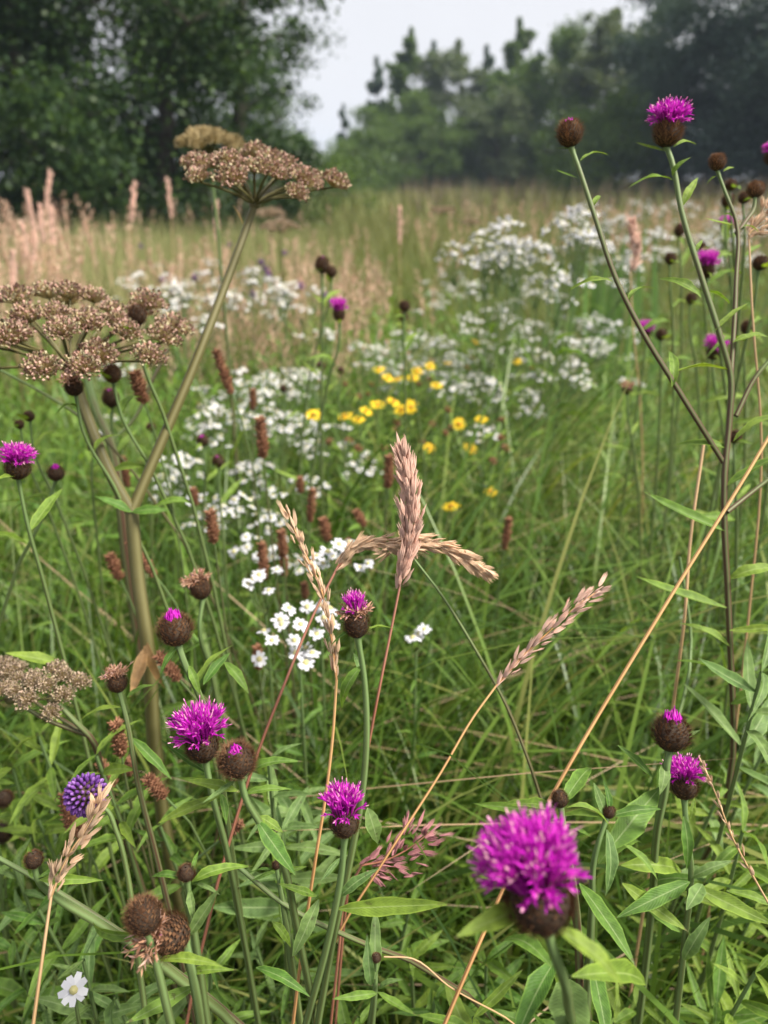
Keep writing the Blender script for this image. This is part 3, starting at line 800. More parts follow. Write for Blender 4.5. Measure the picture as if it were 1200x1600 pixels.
INV = [involucre(21), involucre(22, 0.0092, 0.016), involucre(23, 0.0085, 0.0175, flare=0.06)]
INVP = [involucre(24, pale=True, fringe=1.15), involucre(25, 0.0092, 0.016, pale=True, fringe=1.2)]
TUFT = {'bloom': [tuft(31, 120, 0.0150, 0.92, 0.0170), tuft(32, 110, 0.0150, 1.05, 0.0125), tuft(33, 100, 0.0150, 0.58, 0.0152)],
        'big': [tuft(34, 210, 0.0150, 0.78, 0.0160)],
        'withered': [tuft(35, 60, 0.0150, 1.4, 0.011, 'withered'), tuft(36, 75, 0.0150, 1.2, 0.0135, 'withered')],
        'bud': [budtip(37, 44, 0.0150, 0.0042, 0.0046), budtip(38, 40, 0.0148, 0.0085, 0.0048)], 'seed': [seedtop(39)]}

def head(parent, base, axis, kind, s=1.0, v=0, pale=False, spin=None):
    s *= 1.0 if kind == 'big' else .82
    inv = (INVP if pale or kind == 'seed' else INV); me = inv[v % len(inv)]
    Mx = TRS(Vector(base), zdir=axis, s=(s, s, s), spin=rnd.uniform(0, 6) if spin is None else spin)
    h = obj('flower_head', me, parent, Mx)
    if kind == 'closed': return h
    if kind == 'fading':        # magenta centre, withered rim
        obj('floret_tuft', TUFT['withered'][0], h, Mx @ Matrix.Scale(0.95, 4))
        obj('floret_tuft', TUFT['bloom'][2], h, Mx @ Matrix.Translation((0, 0, 0.003)) @ Matrix.Diagonal((0.6, 0.6, 0.85, 1)))
    else:
        L = TUFT[kind]; obj('floret_tuft', L[v % len(L)], h, Mx)
    return h

def lean_axis(r_, u_, t_):
    """flower axis that leans with the slanting stems: right, up the slope, towards the path"""
    return Vector((r_, 0, 0)) + UPV * u_ - FWD * t_

def foot(p, prev=None):
    """where a stem that passes p (coming from prev) goes into the ground"""
    v = (p - prev).normalized() if prev is not None else Vector((0, 0.1, -1))
    v.z = min(v.z, -0.3); k = min((p.z + 0.01) / -v.z, 0.45)
    return Vector((p.x + v.x * k * 0.75, max(0.1, p.y + v.y * k * 0.75), -0.01))

def resolve(path):
    return [p if isinstance(p, Vector) else P(*p) for p in path]

def stem_part(parent, pts, r0, r1, mat, name='stem', n=5, sides=8, swell=True, ridge=0.06):
    mb = MB(); sp = spline(pts, n)
    k = len(sp); rad = np.linspace(r0, r1, k)
    if swell: rad[0] *= 1.5; rad[1] *= 1.22
    off = WM[parent.name].translation
    tube(mb, sp, rad, sides, 0, ridge)
    me = mb.mesh(name, mat, off=off)
    o = obj(name, me, parent, Matrix.Translation(off))
    return o, sp

def auto_leaves(parent, sp, count, L, kind='leaf', start=0.1, end=0.9, up=0.55, grow=1.0, seed=0):
    q = random.Random(seed)
    for k in range(count):
        f = start + (end - start) * (k + q.uniform(-0.3, 0.3)) / max(1, count - 1 + 1e-6)
        f = min(0.97, max(0.02, f)); i_ = int(f * (len(sp) - 1))
        b = Vector(sp[i_]); t = Vector(sp[i_]) - Vector(sp[min(i_ + 1, len(sp) - 1)])
        x, y, z = frame(t)
        az = k * 2.4 + q.uniform(-0.5, 0.5)
        o_ = x * math.cos(az) + y * math.sin(az)
        d = o_ + z * up * q.uniform(0.5, 1.4)
        l = L * (0.45 + 0.75 * f * grow) * q.uniform(0.75, 1.2)
        add_leaf(parent, b, b + d.normalized() * l, kind, q.uniform(0.15, 0.24))

def knapweed(label, heads, group=None, mat='stem', root=None, leaves=(), kind='leaf', r=(0.0014, 0.0021), cat='knapweed'):
    """heads: dicts with path (first point = head base), kind, s, v, tilt; the first path runs to the ground"""
    main = resolve(heads[0]['path'])
    ft = root if root is not None else foot(main[-1], main[-2])
    t = thing('knapweed', label, cat, (ft[0], ft[1], 0), group)
    for k, h in enumerate(heads):
        pts = resolve(h['path'])
        if k == 0: pts = pts + [(pts[-1] * 0.45 + Vector(ft) * 0.55), Vector(ft)]
        s = h.get('s', 1.0)
        o, sp = stem_part(t, pts, r[0] * s * h.get('rs', 1), (r[1] if k == 0 else r[0] * 1.15) * h.get('rs', 1), M[h.get('mat', mat)])
        axis = h.get('axis'); axis = Vector(axis) if axis else Vector(sp[0] - sp[2])
        if h.get('lean'): axis = lean_axis(*h['lean'])
        head(t, Vector(sp[0]) - axis.normalized() * 0.0008, axis, h['kind'], s, h.get('v', 0), h.get('pale', False), h.get('spin'))
        if h.get('auto'):
            n_, L_ = h['auto']; auto_leaves(t, sp, n_, L_, kind, 0.06, 0.85, seed=hash(label) % 999 if False else len(label) + k)
    for lf in leaves:
        b, e = lf[0], lf[1]
        add_leaf(t, P(*b), P(*e), lf[2] if len(lf) > 2 and lf[2] else kind, lf[3] if len(lf) > 3 else 0.2, lf[4] if len(lf) > 4 else None)
    return t


# --- the foreground knapweeds, one by one
knapweed('knapweed with the largest magenta bloom on a short bent green stem', [
    dict(path=[(853, 1444, .235), (866, 1490, .238), (880, 1528, .245), (888, 1570, .27), (896, 1620, .33)], kind='big', s=1.12, lean=(-.27, 1, .16), rs=1.05, spin=0.4)],
    leaves=[((868, 1450, .236), (1006, 1533, .225), 'leaf_bright', .25), ((842, 1412, .240), (712, 1456, .225), 'leaf_bright', .27),
            ((862, 1512, .30), (776, 1418, .33), 'leaf', .24), ((868, 1500, .32), (796, 1618, .29), 'leaf', .27),
            ((888, 1530, .32), (892, 1650, .27), 'leaf_grey', .36), ((905, 1380, .36), (1000, 1508, .33), 'leaf', .24),
            ((893, 1526, .27), (1068, 1508, .30), 'leaf_bright', .15), ((925, 1505, .34), (955, 1640, .31), 'leaf', .26)])
knapweed('knapweed with bright magenta brush above a brown fringed cup beside a long bare stem', [
    dict(path=[(539, 1302, .355), (534, 1360, .36), (515, 1460, .37), (478, 1600, .39)], kind='bloom', s=0.98, v=2, lean=(-.04, 1, .2))],
    leaves=[((532, 1340, .358), (500, 1378, .35), 'leaf_grey', .2), ((528, 1420, .37), (705, 1412, .36), 'leaf_bright', .17, (0, -.7, .8)),
            ((530, 1402, .365), (582, 1352, .36), 'leaf_grey', .26), ((498, 1405, .37), (453, 1510, .36), 'leaf_grey', .26), ((495, 1400, .38), (438, 1380, .37), 'leaf_bright', .2)])
knapweed('knapweed on a tall bare stem, bloom half faded to tan, below the crossed grass heads', [
    dict(path=[(558, 992, .365), (568, 1050, .37), (573, 1150, .375), (566, 1240, .38), (548, 1340, .385), (520, 1470, .40)], kind='fading', s=0.92, v=2, lean=(-.08, 1, .05), mat='stem')],
    leaves=[((566, 1040, .37), (508, 1108, .365), 'leaf', .24), ((556, 982, .366), (512, 1002, .36), 'leaf', .16), ((560, 992, .366), (622, 960, .37), 'leaf_bright', .18),
            ((574, 1262, .39), (596, 1330, .385), 'leaf_grey', .42), ((565, 1060, .372), (556, 1010, .375), 'leaf_grey', .25)])
knapweed('knapweed with a wide magenta bloom tucked behind a round closed bud', [
    dict(path=[(320, 1184, .375), (330, 1235, .38), (352, 1320, .40), (372, 1420, .43)], kind='bloom', s=1.08, v=0, lean=(-.12, 1, .3))],
    leaves=[((330, 1210, .38), (250, 1160, .38), 'leaf', .2), ((345, 1230, .385), (287, 1212, .37), 'leaf_bright', .17)])
knapweed('round brown knapweed bud showing a magenta spot, in front of a wide bloom', [
    dict(path=[(374, 1206, .345), (385, 1250, .35), (402, 1280, .355), (440, 1345, .37), (462, 1440, .39)], kind='bud', s=1.08, v=0, pale=True, lean=(-.06, 1, .5))],
    leaves=[((373, 1236, .345), (282, 1212, .345), 'leaf_bright', .2), ((370, 1218, .345), (318, 1258, .335), 'leaf_grey', .2), ((340, 1245, .36), (240, 1284, .355), 'leaf_bright', .2),
            ((384, 1240, .35), (450, 1222, .345), 'leaf', .2), ((402, 1282, .355), (460, 1368, .345), 'leaf', .3), ((405, 1275, .36), (445, 1300, .36), 'leaf_bright', .4),
            ((390, 1212, .35), (438, 1162, .34), 'leaf', .26), ((345, 1240, .36), (358, 1284, .35), 'leaf', .3)])
knapweed('round knapweed bud with fringed brown scales beside the thick angelica stem', [
    dict(path=[(277, 1003, .40), (290, 1040, .40), (308, 1078, .405), (335, 1150, .42), (352, 1260, .45)], kind='bud', s=1.15, v=1, pale=True, lean=(-.10, 1, .3))],
    leaves=[((280, 1010, .40), (238, 1050, .39), 'leaf', .2), ((306, 1075, .405), (345, 990, .41), 'leaf_bright', .2), ((318, 1070, .41), (358, 1008, .42), 'leaf', .24),
            ((295, 1040, .40), (315, 1086, .395), 'leaf', .3), ((350, 1035, .43), (395, 1075, .42), 'leaf', .3)])
knapweed('fluffy salmon pink faded knapweed head above the fringed bud', [
    dict(path=[(318, 932, .52), (312, 975, .52), (330, 1050, .55), (350, 1150, .58)], kind='withered', s=1.05, v=0, lean=(-.35, 1, .2), auto=(4, .05))])
knapweed('small dark knapweed bud with a papery tan tip on a thin dark stem', [
    dict(path=[(186, 1078, .42), (197, 1120, .42), (215, 1220, .43), (245, 1340, .45)], kind='withered', s=0.72, v=1, lean=(-.2, 1, .1), mat='stem_purple')],
    leaves=[((190, 1105, .42), (110, 1112, .42), 'leaf_bright', .15), ((205, 1152, .425), (272, 1218, .42), 'leaf', .2), ((198, 1090, .42), (245, 1055, .43), 'leaf', .2)])
knapweed('furry brown knapweed seed head standing upright on a thick green stem', [
    dict(path=[(228, 1452, .315), (240, 1490, .318), (262, 1580, .325), (285, 1680, .34)], kind='seed', s=0.98, v=0, lean=(-.08, 1, .15), rs=1.15)],
    leaves=[((245, 1500, .32), (348, 1492, .315), 'leaf_bright', .16), ((222, 1460, .32), (98, 1464, .32), 'leaf_bright', .15, (0, -.8, .6)), ((255, 1600, .33), (195, 1640, .32), 'leaf', .24)])
knapweed('nodding knapweed seed head with crumpled pinkish tan florets beside the furry upright one', [
    dict(path=[(288, 1462, .33), (296, 1500, .33), (308, 1560, .335), (318, 1640, .35)], kind='withered', s=1.15, v=1, pale=True, lean=(-.75, .35, .55), rs=1.1)],
    leaves=[((292, 1465, .33), (346, 1388, .33), 'leaf_grey', .26), ((300, 1520, .335), (345, 1508, .325), 'leaf_bright', .2), ((305, 1540, .34), (200, 1600, .33), 'leaf', .24)])
knapweed('knapweed bud tipped with magenta rising in front of an open bloom', [
    dict(path=[(1047, 1168, .385), (1042, 1195, .385), (1040, 1228, .39), (1028, 1290, .40), (1020, 1400, .43)], kind='bud', s=1.22, v=1, lean=(.05, 1, .1))],
    leaves=[((1038, 1190, .388), (1040, 1240, .375), 'leaf_grey', .4, (0, -1, .3)), ((1020, 1215, .39), (968, 1160, .39), 'leaf', .24), ((1060, 1155, .388), (1095, 1140, .385), 'leaf_grey', .25)])
knapweed('open magenta knapweed bloom half hidden behind the magenta tipped bud', [
    dict(path=[(1069, 1244, .415), (1072, 1290, .415), (1080, 1360, .42), (1072, 1450, .43), (1060, 1560, .45)], kind='bloom', s=0.98, v=1, lean=(-.05, 1, .05), rs=1.1)],
    leaves=[((1068, 1275, .41), (1084, 1370, .40), 'leaf', .24, (0, -1, .4)), ((1080, 1280, .42), (1085, 1245, .42), 'leaf_bright', .3),
            ((1078, 1378, .415), (963, 1432, .40), 'leaf', .22), ((1085, 1385, .415), (1210, 1448, .40), 'leaf_bright', .24), ((1078, 1372, .42), (1144, 1338, .41), 'leaf_grey', .25),
            ((1098, 1382, .41), (1074, 1418, .39), 'leaf_grey', .36), ((1062, 1456, .42), (972, 1372, .42), 'leaf', .22), ((1068, 1500, .43), (1105, 1436, .42), 'leaf_grey', .28),
            ((1090, 1375, .43), (970, 1365, .45), 'leaf', .2), ((1135, 1392, .44), (1230, 1410, .43), 'leaf_bright', .18)])
# leafy shoot between the two right-hand groups, with a tiny bud
def shoot(label, tip, path, leaves, bud=0.45, n_auto=0, mat='stem', cat='knapweed', L=.06):
    heads = [dict(path=[tip] + path, kind='closed', s=bud, rs=1.6)]
    if n_auto: heads[0]['auto'] = (n_auto, L)
    return knapweed(label, heads, None, mat, leaves=leaves, cat=cat)
shoot('leafy knapweed shoot with a tiny dark bud and blotched spreading leaves', (949, 1275, .39), [(930, 1335, .39), (925, 1420, .40), (920, 1520, .42)],
      [((946, 1278, .39), (845, 1262, .40), 'leaf_bright', .2), ((952, 1276, .39), (1040, 1252, .39), 'leaf', .2), ((946, 1275, .39), (930, 1222, .39), 'leaf_grey', .36),
       ((951, 1272, .39), (955, 1220, .39), 'leaf', .24), ((948, 1296, .385), (967, 1408, .37), 'leaf_grey', .26, (.4, -1, .3)), ((950, 1330, .40), (1045, 1210, .42), 'leaf', .3),
       ((935, 1350, .41), (1010, 1262, .43), 'leaf', .34), ((975, 1320, .40), (1042, 1366, .39), 'leaf', .22), ((970, 1352, .41), (1115, 1348, .41), 'leaf_bright', .22),
       ((972, 1380, .41), (1068, 1452, .41), 'leaf_bright', .22), ((905, 1330, .40), (870, 1395, .39), 'leaf_grey', .2)])
shoot('leafy knapweed shoot with a small round bud behind the largest bloom', (876, 1258, .37), [(882, 1300, .37), (898, 1400, .385), (905, 1500, .42)],
      [((872, 1262, .37), (775, 1245, .38), 'leaf_bright', .24), ((886, 1262, .37), (975, 1258, .37), 'leaf_bright', .16), ((880, 1255, .38), (936, 1168, .40), 'leaf', .26),
       ((860, 1268, .38), (745, 1258, .40), 'leaf', .16), ((885, 1290, .38), (925, 1300, .37), 'leaf', .2)], 0.55, mat='stem_purple')
shoot('leafy knapweed shoot with a dark little bud before the seed heads', (292, 1372, .345), [(298, 1420, .35), (312, 1520, .37)],
      [((288, 1374, .345), (228, 1352, .345), 'leaf', .22), ((300, 1378, .345), (382, 1332, .345), 'leaf_bright', .22), ((298, 1368, .345), (310, 1322, .35), 'leaf', .2),
       ((296, 1390, .34), (302, 1440, .33), 'leaf_grey', .3), ((305, 1380, .35), (345, 1395, .345), 'leaf_grey', .24)], 0.5)
shoot('sideways knapweed stem with a small brown bud under the violet ball', (54, 1352, .36), [(58, 1372, .362), (85, 1400, .37), (150, 1440, .38), (230, 1490, .39)],
      [((50, 1372, .36), (46, 1318, .36), 'leaf', .28), ((62, 1375, .36), (160, 1372, .36), 'leaf_bright', .18), ((60, 1372, .36), (110, 1345, .37), 'leaf', .2)], 0.55)
shoot('leafy knapweed shoot with a pinhead bud between the two magenta blooms', (432, 1356, .40), [(440, 1400, .40), (455, 1500, .42)],
      [((430, 1358, .40), (372, 1360, .40), 'leaf', .14), ((432, 1360, .40), (395, 1374, .39), 'leaf', .16), ((440, 1362, .40), (452, 1414, .39), 'leaf', .24),
       ((425, 1440, .39), (465, 1478, .385), 'leaf_bright', .3), ((400, 1512, .38), (490, 1542, .37), 'leaf', .2), ((440, 1365, .41), (480, 1350, .41), 'leaf_bright', .2)], 0.3)
shoot('upright knapweed shoot with broad pale leaves below the long arching leaf', (588, 1500, .37), [(586, 1545, .375), (580, 1600, .39)],
      [((586, 1530, .37), (586, 1412, .38), 'leaf_grey', .22, (0, -1, .2)), ((580, 1540, .37), (572, 1475, .365), 'leaf_grey', .28, (0, -1, .2)), ((592, 1545, .37), (618, 1522, .365), 'leaf_grey', .3),
       ((590, 1552, .37), (520, 1560, .36), 'leaf', .2), ((590, 1550, .37), (650, 1590, .36), 'leaf', .22)], 0.3)
# low shoots that fill the bottom of the view
q = random.Random(5)
SHOOTS = {'under the straw coloured spread grass head': [(60, 1560), (20, 1470), (60, 1420)], 'beside the furry seed head': [(130, 1500), (180, 1560), (330, 1500)],
          'between the seed heads and the bright magenta brush': [(380, 1560), (440, 1590), (400, 1480), (560, 1590)], 'under the loose mauve grass head': [(640, 1480), (680, 1560), (740, 1590), (640, 1420)],
          'under the pair of bud and bloom': [(1120, 1570), (1180, 1520), (1040, 1590), (1130, 1470), (1180, 1420)], 'at the foot of the tall branching knapweed': [(1160, 1300), (1190, 1180), (1190, 1050), (1120, 1250)],
          'below the round bud with the magenta spot': [(470, 1250), (420, 1190), (440, 1300)], 'around the violet ball': [(60, 1280), (250, 1290), (20, 1350)],
          'below the faded little umbels': [(150, 1180), (60, 1150), (20, 1200)], 'close behind the largest bloom': [(1000, 1560), (960, 1600), (830, 1580), (760, 1500)]}
k = 0
for where, places in SHOOTS.items():
    for (px, py) in places:
        k += 1; d = q.uniform(.44, .58); p = P(px, py, d)
        t = thing('knapweed_shoot', 'low flowerless leafy knapweed shoot ' + where, 'knapweed', (p.x, p.y + .02, 0), 'low shoots ' + where)
        o, sp = stem_part(t, [p, p + Vector((q.uniform(-.01, .01), .008, -.08)), Vector((p.x, p.y + .02, -.01))], .0012, .0018, M['stem'], swell=False)
        auto_leaves(t, sp, q.randint(9, 13), q.uniform(.055, .08), q.choice(['leaf', 'leaf', 'leaf_bright', 'leaf_grey']), 0.01, 0.7, 0.6, 0.6, seed=k)

# --- the tall branching knapweed on the right
knapweed('tall branching purple stemmed knapweed with a bloom held above the wood', [
    dict(path=[(1040, 226, .45), (1049, 250, .45), (1065, 330, .45), (1095, 430, .45), (1128, 535, .452), (1142, 590, .455), (1140, 650, .458), (1132, 740, .46), (1138, 950, .48), (1145, 1180, .52)], kind='bloom', s=1.08, v=1, pale=True, axis=(.02, -.02, 1), rs=1.05, mat='stem_purple'),
    dict(path=[(891, 226, .44), (904, 262, .44), (930, 340, .44), (960, 430, .442), (1000, 512, .445), (1060, 610, .45), (1130, 722, .46)], kind='bud', s=0.98, v=0, pale=True, axis=(-.16, -.05, 1), rs=1.1, mat='stem_purple'),
    dict(path=[(1120, 264, .47), (1133, 300, .47), (1150, 345, .47), (1150, 440, .465), (1142, 590, .455)], kind='seed', s=0.66, axis=(-.1, 0, 1), mat='stem_purple'),
    dict(path=[(1180, 306, .475), (1178, 325, .475), (1165, 345, .472), (1151, 365, .47)], kind='closed', s=0.66, v=1, pale=True),
    dict(path=[(1218, 545, .46), (1180, 590, .46), (1150, 650, .458)], kind='closed', s=0.9, mat='stem_purple'),
    dict(path=[(1215, 738, .47), (1180, 765, .468), (1136, 800, .462)], kind='closed', s=0.9, mat='stem_purple')],
    root=Vector((0.30, 0.56, -0.01)), mat='stem_purple', kind='leaf_bright',
    leaves=[((1040, 236, .45), (992, 226, .455), None, .2), ((1052, 230, .45), (1092, 208, .455), None, .2), ((1050, 275, .45), (1066, 240, .44), None, .34),
            ((1052, 282, .45), (984, 262, .45), None, .18), ((1064, 325, .45), (1092, 265, .45), None, .22), ((1085, 395, .45), (1100, 368, .45), None, .25),
            ((1096, 465, .45), (1040, 412, .45), None, .22), ((1140, 475, .455), (1094, 435, .45), None, .22), ((1118, 516, .45), (1170, 466, .45), None, .2),
            ((1140, 580, .455), (1042, 556, .45), None, .2), ((1145, 535, .455), (1220, 505, .45), None, .22), ((1146, 690, .458), (1225, 620, .45), None, .2),
            ((906, 252, .44), (952, 218, .44), None, .18), ((902, 235, .44), (868, 228, .44), None, .2), ((902, 278, .44), (868, 268, .445), None, .2),
            ((925, 325, .44), (942, 288, .44), None, .24), ((958, 440, .442), (888, 428, .44), None, .14), ((980, 475, .443), (1012, 418, .445), None, .18),
            ((1050, 605, .448), (1060, 520, .45), None, .2), ((1150, 352, .47), (1100, 345, .47), None, .18), ((1150, 362, .47), (1190, 335, .47), None, .22), ((1148, 340, .47), (1125, 325, .47), None, .2),
            ((1130, 268, .47), (1150, 255, .47), None, .25), ((1122, 275, .47), (1102, 280, .47), None, .25),
            ((1135, 830, .465), (1000, 775, .46), 'leaf', .14), ((1138, 905, .475), (1230, 865, .46), None, .24), ((1140, 985, .48), (1240, 980, .47), None, .16),
            ((1136, 950, .475), (990, 910, .47), None, .14), ((1140, 1010, .485), (1075, 960, .48), None, .2), ((1142, 1100, .50), (1225, 1060, .48), 'leaf', .3), ((1134, 760, .46), (1225, 700, .45), None, .2),
            ((1138, 1060, .49), (1060, 1010, .49), None, .2), ((1138, 700, .46), (1060, 680, .455), None, .2)])

# --- knapweeds further back: one plant per head, drawn from the photograph
MG = 'knapweeds further back in the meadow'
def small(px, py, d, kind, s=1.0, label=None, lean=0, auto=(4, .05), v=None, axis=None):
    if label in (PB, PD, PP):
        label += ' behind the tall branching knapweed' if px > 950 else (' around the violet scabious ball' if py > 1200 else (' around the big angelica' if px < 300 else ' between the white flowers'))
    pts = [(px, py, d), (px + lean * .25 + rnd.uniform(-4, 4), py + 60 * .5 / d, d + .01), (px + lean, py + 150 * .5 / d, d + .03)]
    return knapweed(label, [dict(path=pts, kind=kind, s=s, v=rnd.randrange(3) if v is None else v, axis=axis or (rnd.uniform(-.15, .15), rnd.uniform(-.15, .05), 1), auto=auto)], MG, kind='leaf_bright', r=(.0012, .0018))
PB = 'magenta knapweed in bloom further back'
PD = 'dark round knapweed bud further back'
PP = 'small knapweed head just opening magenta'
for a in [(1104, 432, .72, 'bloom', 1.0, PB, 20), (1133, 362, .85, 'bloom', .8, PB, 10), (1010, 528, .95, 'bloom', .85, PB, -10), (1112, 560, .80, 'bloom', .95, PB, 15),
          (1205, 256, .62, 'bloom', .8, PB, 10), (1135, 322, .80, 'bud', .9, PP, 6), (1060, 368, .95, 'bud', .95, PP, 5), (1046, 411, .80, 'closed', .78, PD, 5),
          (1096, 392, .88, 'closed', .70, PD, 5), (1078, 473, .85, 'closed', .80, PD, 8), (1185, 420, .65, 'closed', .85, PD, -20), (1032, 530, .85, 'closed', .85, PD, 0),
          (1165, 520, .75, 'closed', .85, PD, 0), (980, 614, .85, 'withered', .7, PD, 10), (1146, 690, .62, 'closed', .7, PD, 5), (1140, 296, .72, 'closed', .7, PD, 8), (1160, 316, .66, 'closed', .66, PD, 0),
          (530, 500, .85, 'bloom', 1.0, PB, -15), (503, 425, .95, 'bud', 1.3, PP, 0), (518, 432, .98, 'closed', 1.0, PD, -15), (632, 486, .95, 'closed', .95, PD, 0), (630, 500, 1.0, 'closed', .8, PD, 10),
          (176, 595, .55, 'seed', .85, PD, 60), (175, 634, .75, 'bud', 1.2, PP, 10), (88, 748, .55, 'bud', .75, PP, -60), (28, 745, .46, 'bloom', .95, 'magenta knapweed bloom leaning beyond the big umbel', 40),
          (118, 615, .52, 'withered', .85, 'dark knapweed head with a tan tuft hanging under the big umbel', 60), (215, 505, .53, 'closed', .90, 'dark knapweed bud poking through the big umbel', 40),
          (47, 656, .60, 'closed', .55, PD, 40), (32, 668, .62, 'closed', .5, PD, 40), (318, 695, .80, 'bud', .8, PP, 0), (342, 728, .80, 'bud', .85, PP, 5), (145, 705, .7, 'closed', .6, PD, 4),
          (502, 577, 1.1, 'bud', .85, PP, 0), (533, 584, 1.1, 'bud', .7, PP, 0), (443, 612, 1.1, 'closed', .7, PD, 0), (237, 672, .9, 'closed', .7, PD, 0), (265, 655, .95, 'closed', .6, PD, 0), (5, 1310, .6, 'closed', 1.1, PD, 0), (8, 1255, .62, 'closed', .9, PD, 0), (140, 1228, .55, 'closed', .7, PD, 0)]:
    small(*a)

# --- violet scabious ball
def violet_ball():
    mb = MB(); R0 = 0.0088
    lathe(mb, [(0.0005, -R0 * .85), (R0 * .6, -R0 * .6), (R0 * .85, 0), (R0 * .6, R0 * .6), (0.0005, R0 * .85)], 12, 1)
    for k in range(130):
        z = 1 - 1.75 * (k + .5) / 130; az = k * 2.39996; rr = math.sqrt(max(0, 1 - z * z))
        d = np.array([rr * math.cos(az), rr * math.sin(az), z]); a = d * R0 * .8
        tube(mb, [a, a + d * .0012, a + d * .0026, a + d * .0034], [.0004, .0009, .00085, .0002], 5, 0)
    return mb.mesh('flower_head', [M['violet'], M['core']], smooth=True)
p0 = P(134, 1242, .36)
t = thing('scabious', 'violet blue scabious ball on a curved stem above the straw panicle', 'scabious', tuple(foot(P(214, 1480, .376), P(206, 1410, .372)).xy) + (0,))
o, sp = stem_part(t, resolve([(140, 1258, .36), (162, 1262, .362), (182, 1300, .365), (198, 1360, .37), (206, 1410, .372), (214, 1480, .376)]) + [foot(P(214, 1480, .376), P(206, 1410, .372))], .0010, .0017, M['stem'], swell=False)
obj('flower_head', violet_ball(), t, TRS(p0, zdir=(-.1, -.4, 1)))
add_leaf(t, P(145, 1255, .362), P(82, 1256, .37), 'leaf_bright', .16)

# ------------------------------------------------------------------ angelica
def umbellet_mesh(seed, mat, n=120, rad=0.0102):
    q = random.Random(seed); mb = MB()
    for k in range(n):
        f = math.sqrt((k + .5) / n); az = k * 2.4 + q.uniform(-.2, .2); pol = f * 1.25
        d = np.array([math.cos(az) * math.sin(pol), math.sin(az) * math.sin(pol), math.cos(pol)])
        e = d * rad * q.uniform(.72, 1.1)
        tube(mb, [d * .001, e], [.0003, .00025], 3, 1)
        x, y, z = [np.array(v_) for v_ in frame(d + np.array([q.gauss(0, .3), q.gauss(0, .3), .2]))]
        L, W, T = .0023 * q.uniform(.7, 1.2), .0011, .0010
        o_ = e - z * .001
        tw_ = q.uniform(-.5, .5); x, y = x * math.cos(tw_) + y * math.sin(tw_), y * math.cos(tw_) - x * math.sin(tw_)
        Vv = [o_, o_ + z * L * .5 + x * W, o_ + z * L * .5 + y * T, o_ + z * L * .5 - x * W, o_ + z * L * .5 - y * T, o_ + z * L]
        mb.add(Vv, [(0, 1, 5, 2), (0, 2, 5, 3), (0, 3, 5, 4), (0, 4, 5, 1)], 0)
    return mb.mesh('umbellet', [mat, M['fruit_pale']], smooth=False)
UMB = {k: [umbellet_mesh(50 + i_, M[k]) for i_ in range(3)] for k in ('fruit', 'fruit_pale', 'fruit_dull')}

def umbel(parent, c, axis, rad, nray, kind, dome=0.55, us=1.0, ray_r=.0011, seed=1, label=None):
    """rays from one point, each with an umbellet"""
    q = random.Random(seed); c = Vector(c); x, y, z = frame(axis)
    nb = MB(); lathe(nb, [(.0005, -.004), (.0042, -.002), (.0048, .001), (.002, .0035), (.0003, .004)], 10)
    Mx = TRS(c, zdir=axis); u = obj('umbel', nb.mesh('umbel', M['stem_ang']), parent, Mx)
    if label: u['label'] = label
    ray = MB(); tube(ray, [(0, 0, 0), (0, .06, .33), (0, .05, .66), (0, 0, 1)], [ray_r * 1.2, ray_r, ray_r * .9, ray_r * .8], 5)
    rme = None
    for k in range(nray):
        f = math.sqrt((k + .6) / nray); az = k * 2.39996
        rr = rad * f * q.uniform(.9, 1.1); hh = rad * dome * (1.12 - .42 * f * f) * q.uniform(.82, 1.16)
        hh -= .006 * us
        e = c + x * (rr * math.cos(az)) + y * (rr * math.sin(az)) + z * hh
        d = e - c
        if rme is None:
            V_ = np.concatenate(ray.V); rme = {}
        L = d.length; key = round(L / .01)
        if key not in rme:
            rb = MB(); tube(rb, [(0, 0, 0), (0, .04 * L, L * .33), (0, .03 * L, L * .66), (0, 0, L)], [ray_r * 1.2, ray_r, ray_r * .9, ray_r * .8], 5)
            rme[key] = (rb.mesh('ray', M['stem_ang']), L)
        me, L0 = rme[key]
        obj('ray', me, u, TRS(c, zdir=d, s=(1, 1, L / L0)))
        s = us * q.uniform(.85, 1.2)
        obj('umbellet', UMB[kind][k % 3], u, TRS(e, zdir=d.normalized() * .35 + z * .75, s=(s, s, s), spin=q.uniform(0, 6)))
    return u

rootA = Vector((P(240, 1150, .60).x, P(240, 1150, .60).y + .03, -.01))
A = thing('angelica', 'large angelica with forked thick stems and two wide beige pink umbels', 'angelica', (rootA.x, rootA.y, 0))
fork = P(206, 800, .56)
def part_tube(parent, pts, r0, r1, mat, name, sides=10, ridge=.05):
    return stem_part(parent, pts, r0, r1, mat, name, 5, sides, False, ridge)
part_tube(A, [fork, P(215, 900, .57), P(232, 1020, .58), P(240, 1150, .60), rootA], .0047, .0058, M['stem_ang'], 'stem', 12)
part_tube(A, [P(114, 583, .55), P(140, 660, .553), P(175, 745, .556), fork], .0036, .0046, M['stem_ang'], 'branch')
part_tube(A, [P(398, 322, .60), P(362, 420, .59), P(300, 580, .575), P(240, 720, .565), fork], .0029, .0043, M['stem_ang'], 'branch')
umbel(A, P(112, 578, .55), (.05, -.12, 1), .082, 30, 'fruit', .52, 1.2, seed=3)
umbel(A, P(398, 320, .60), (.12, -.10, 1), .057, 20, 'fruit', .58, 1.15, seed=4)
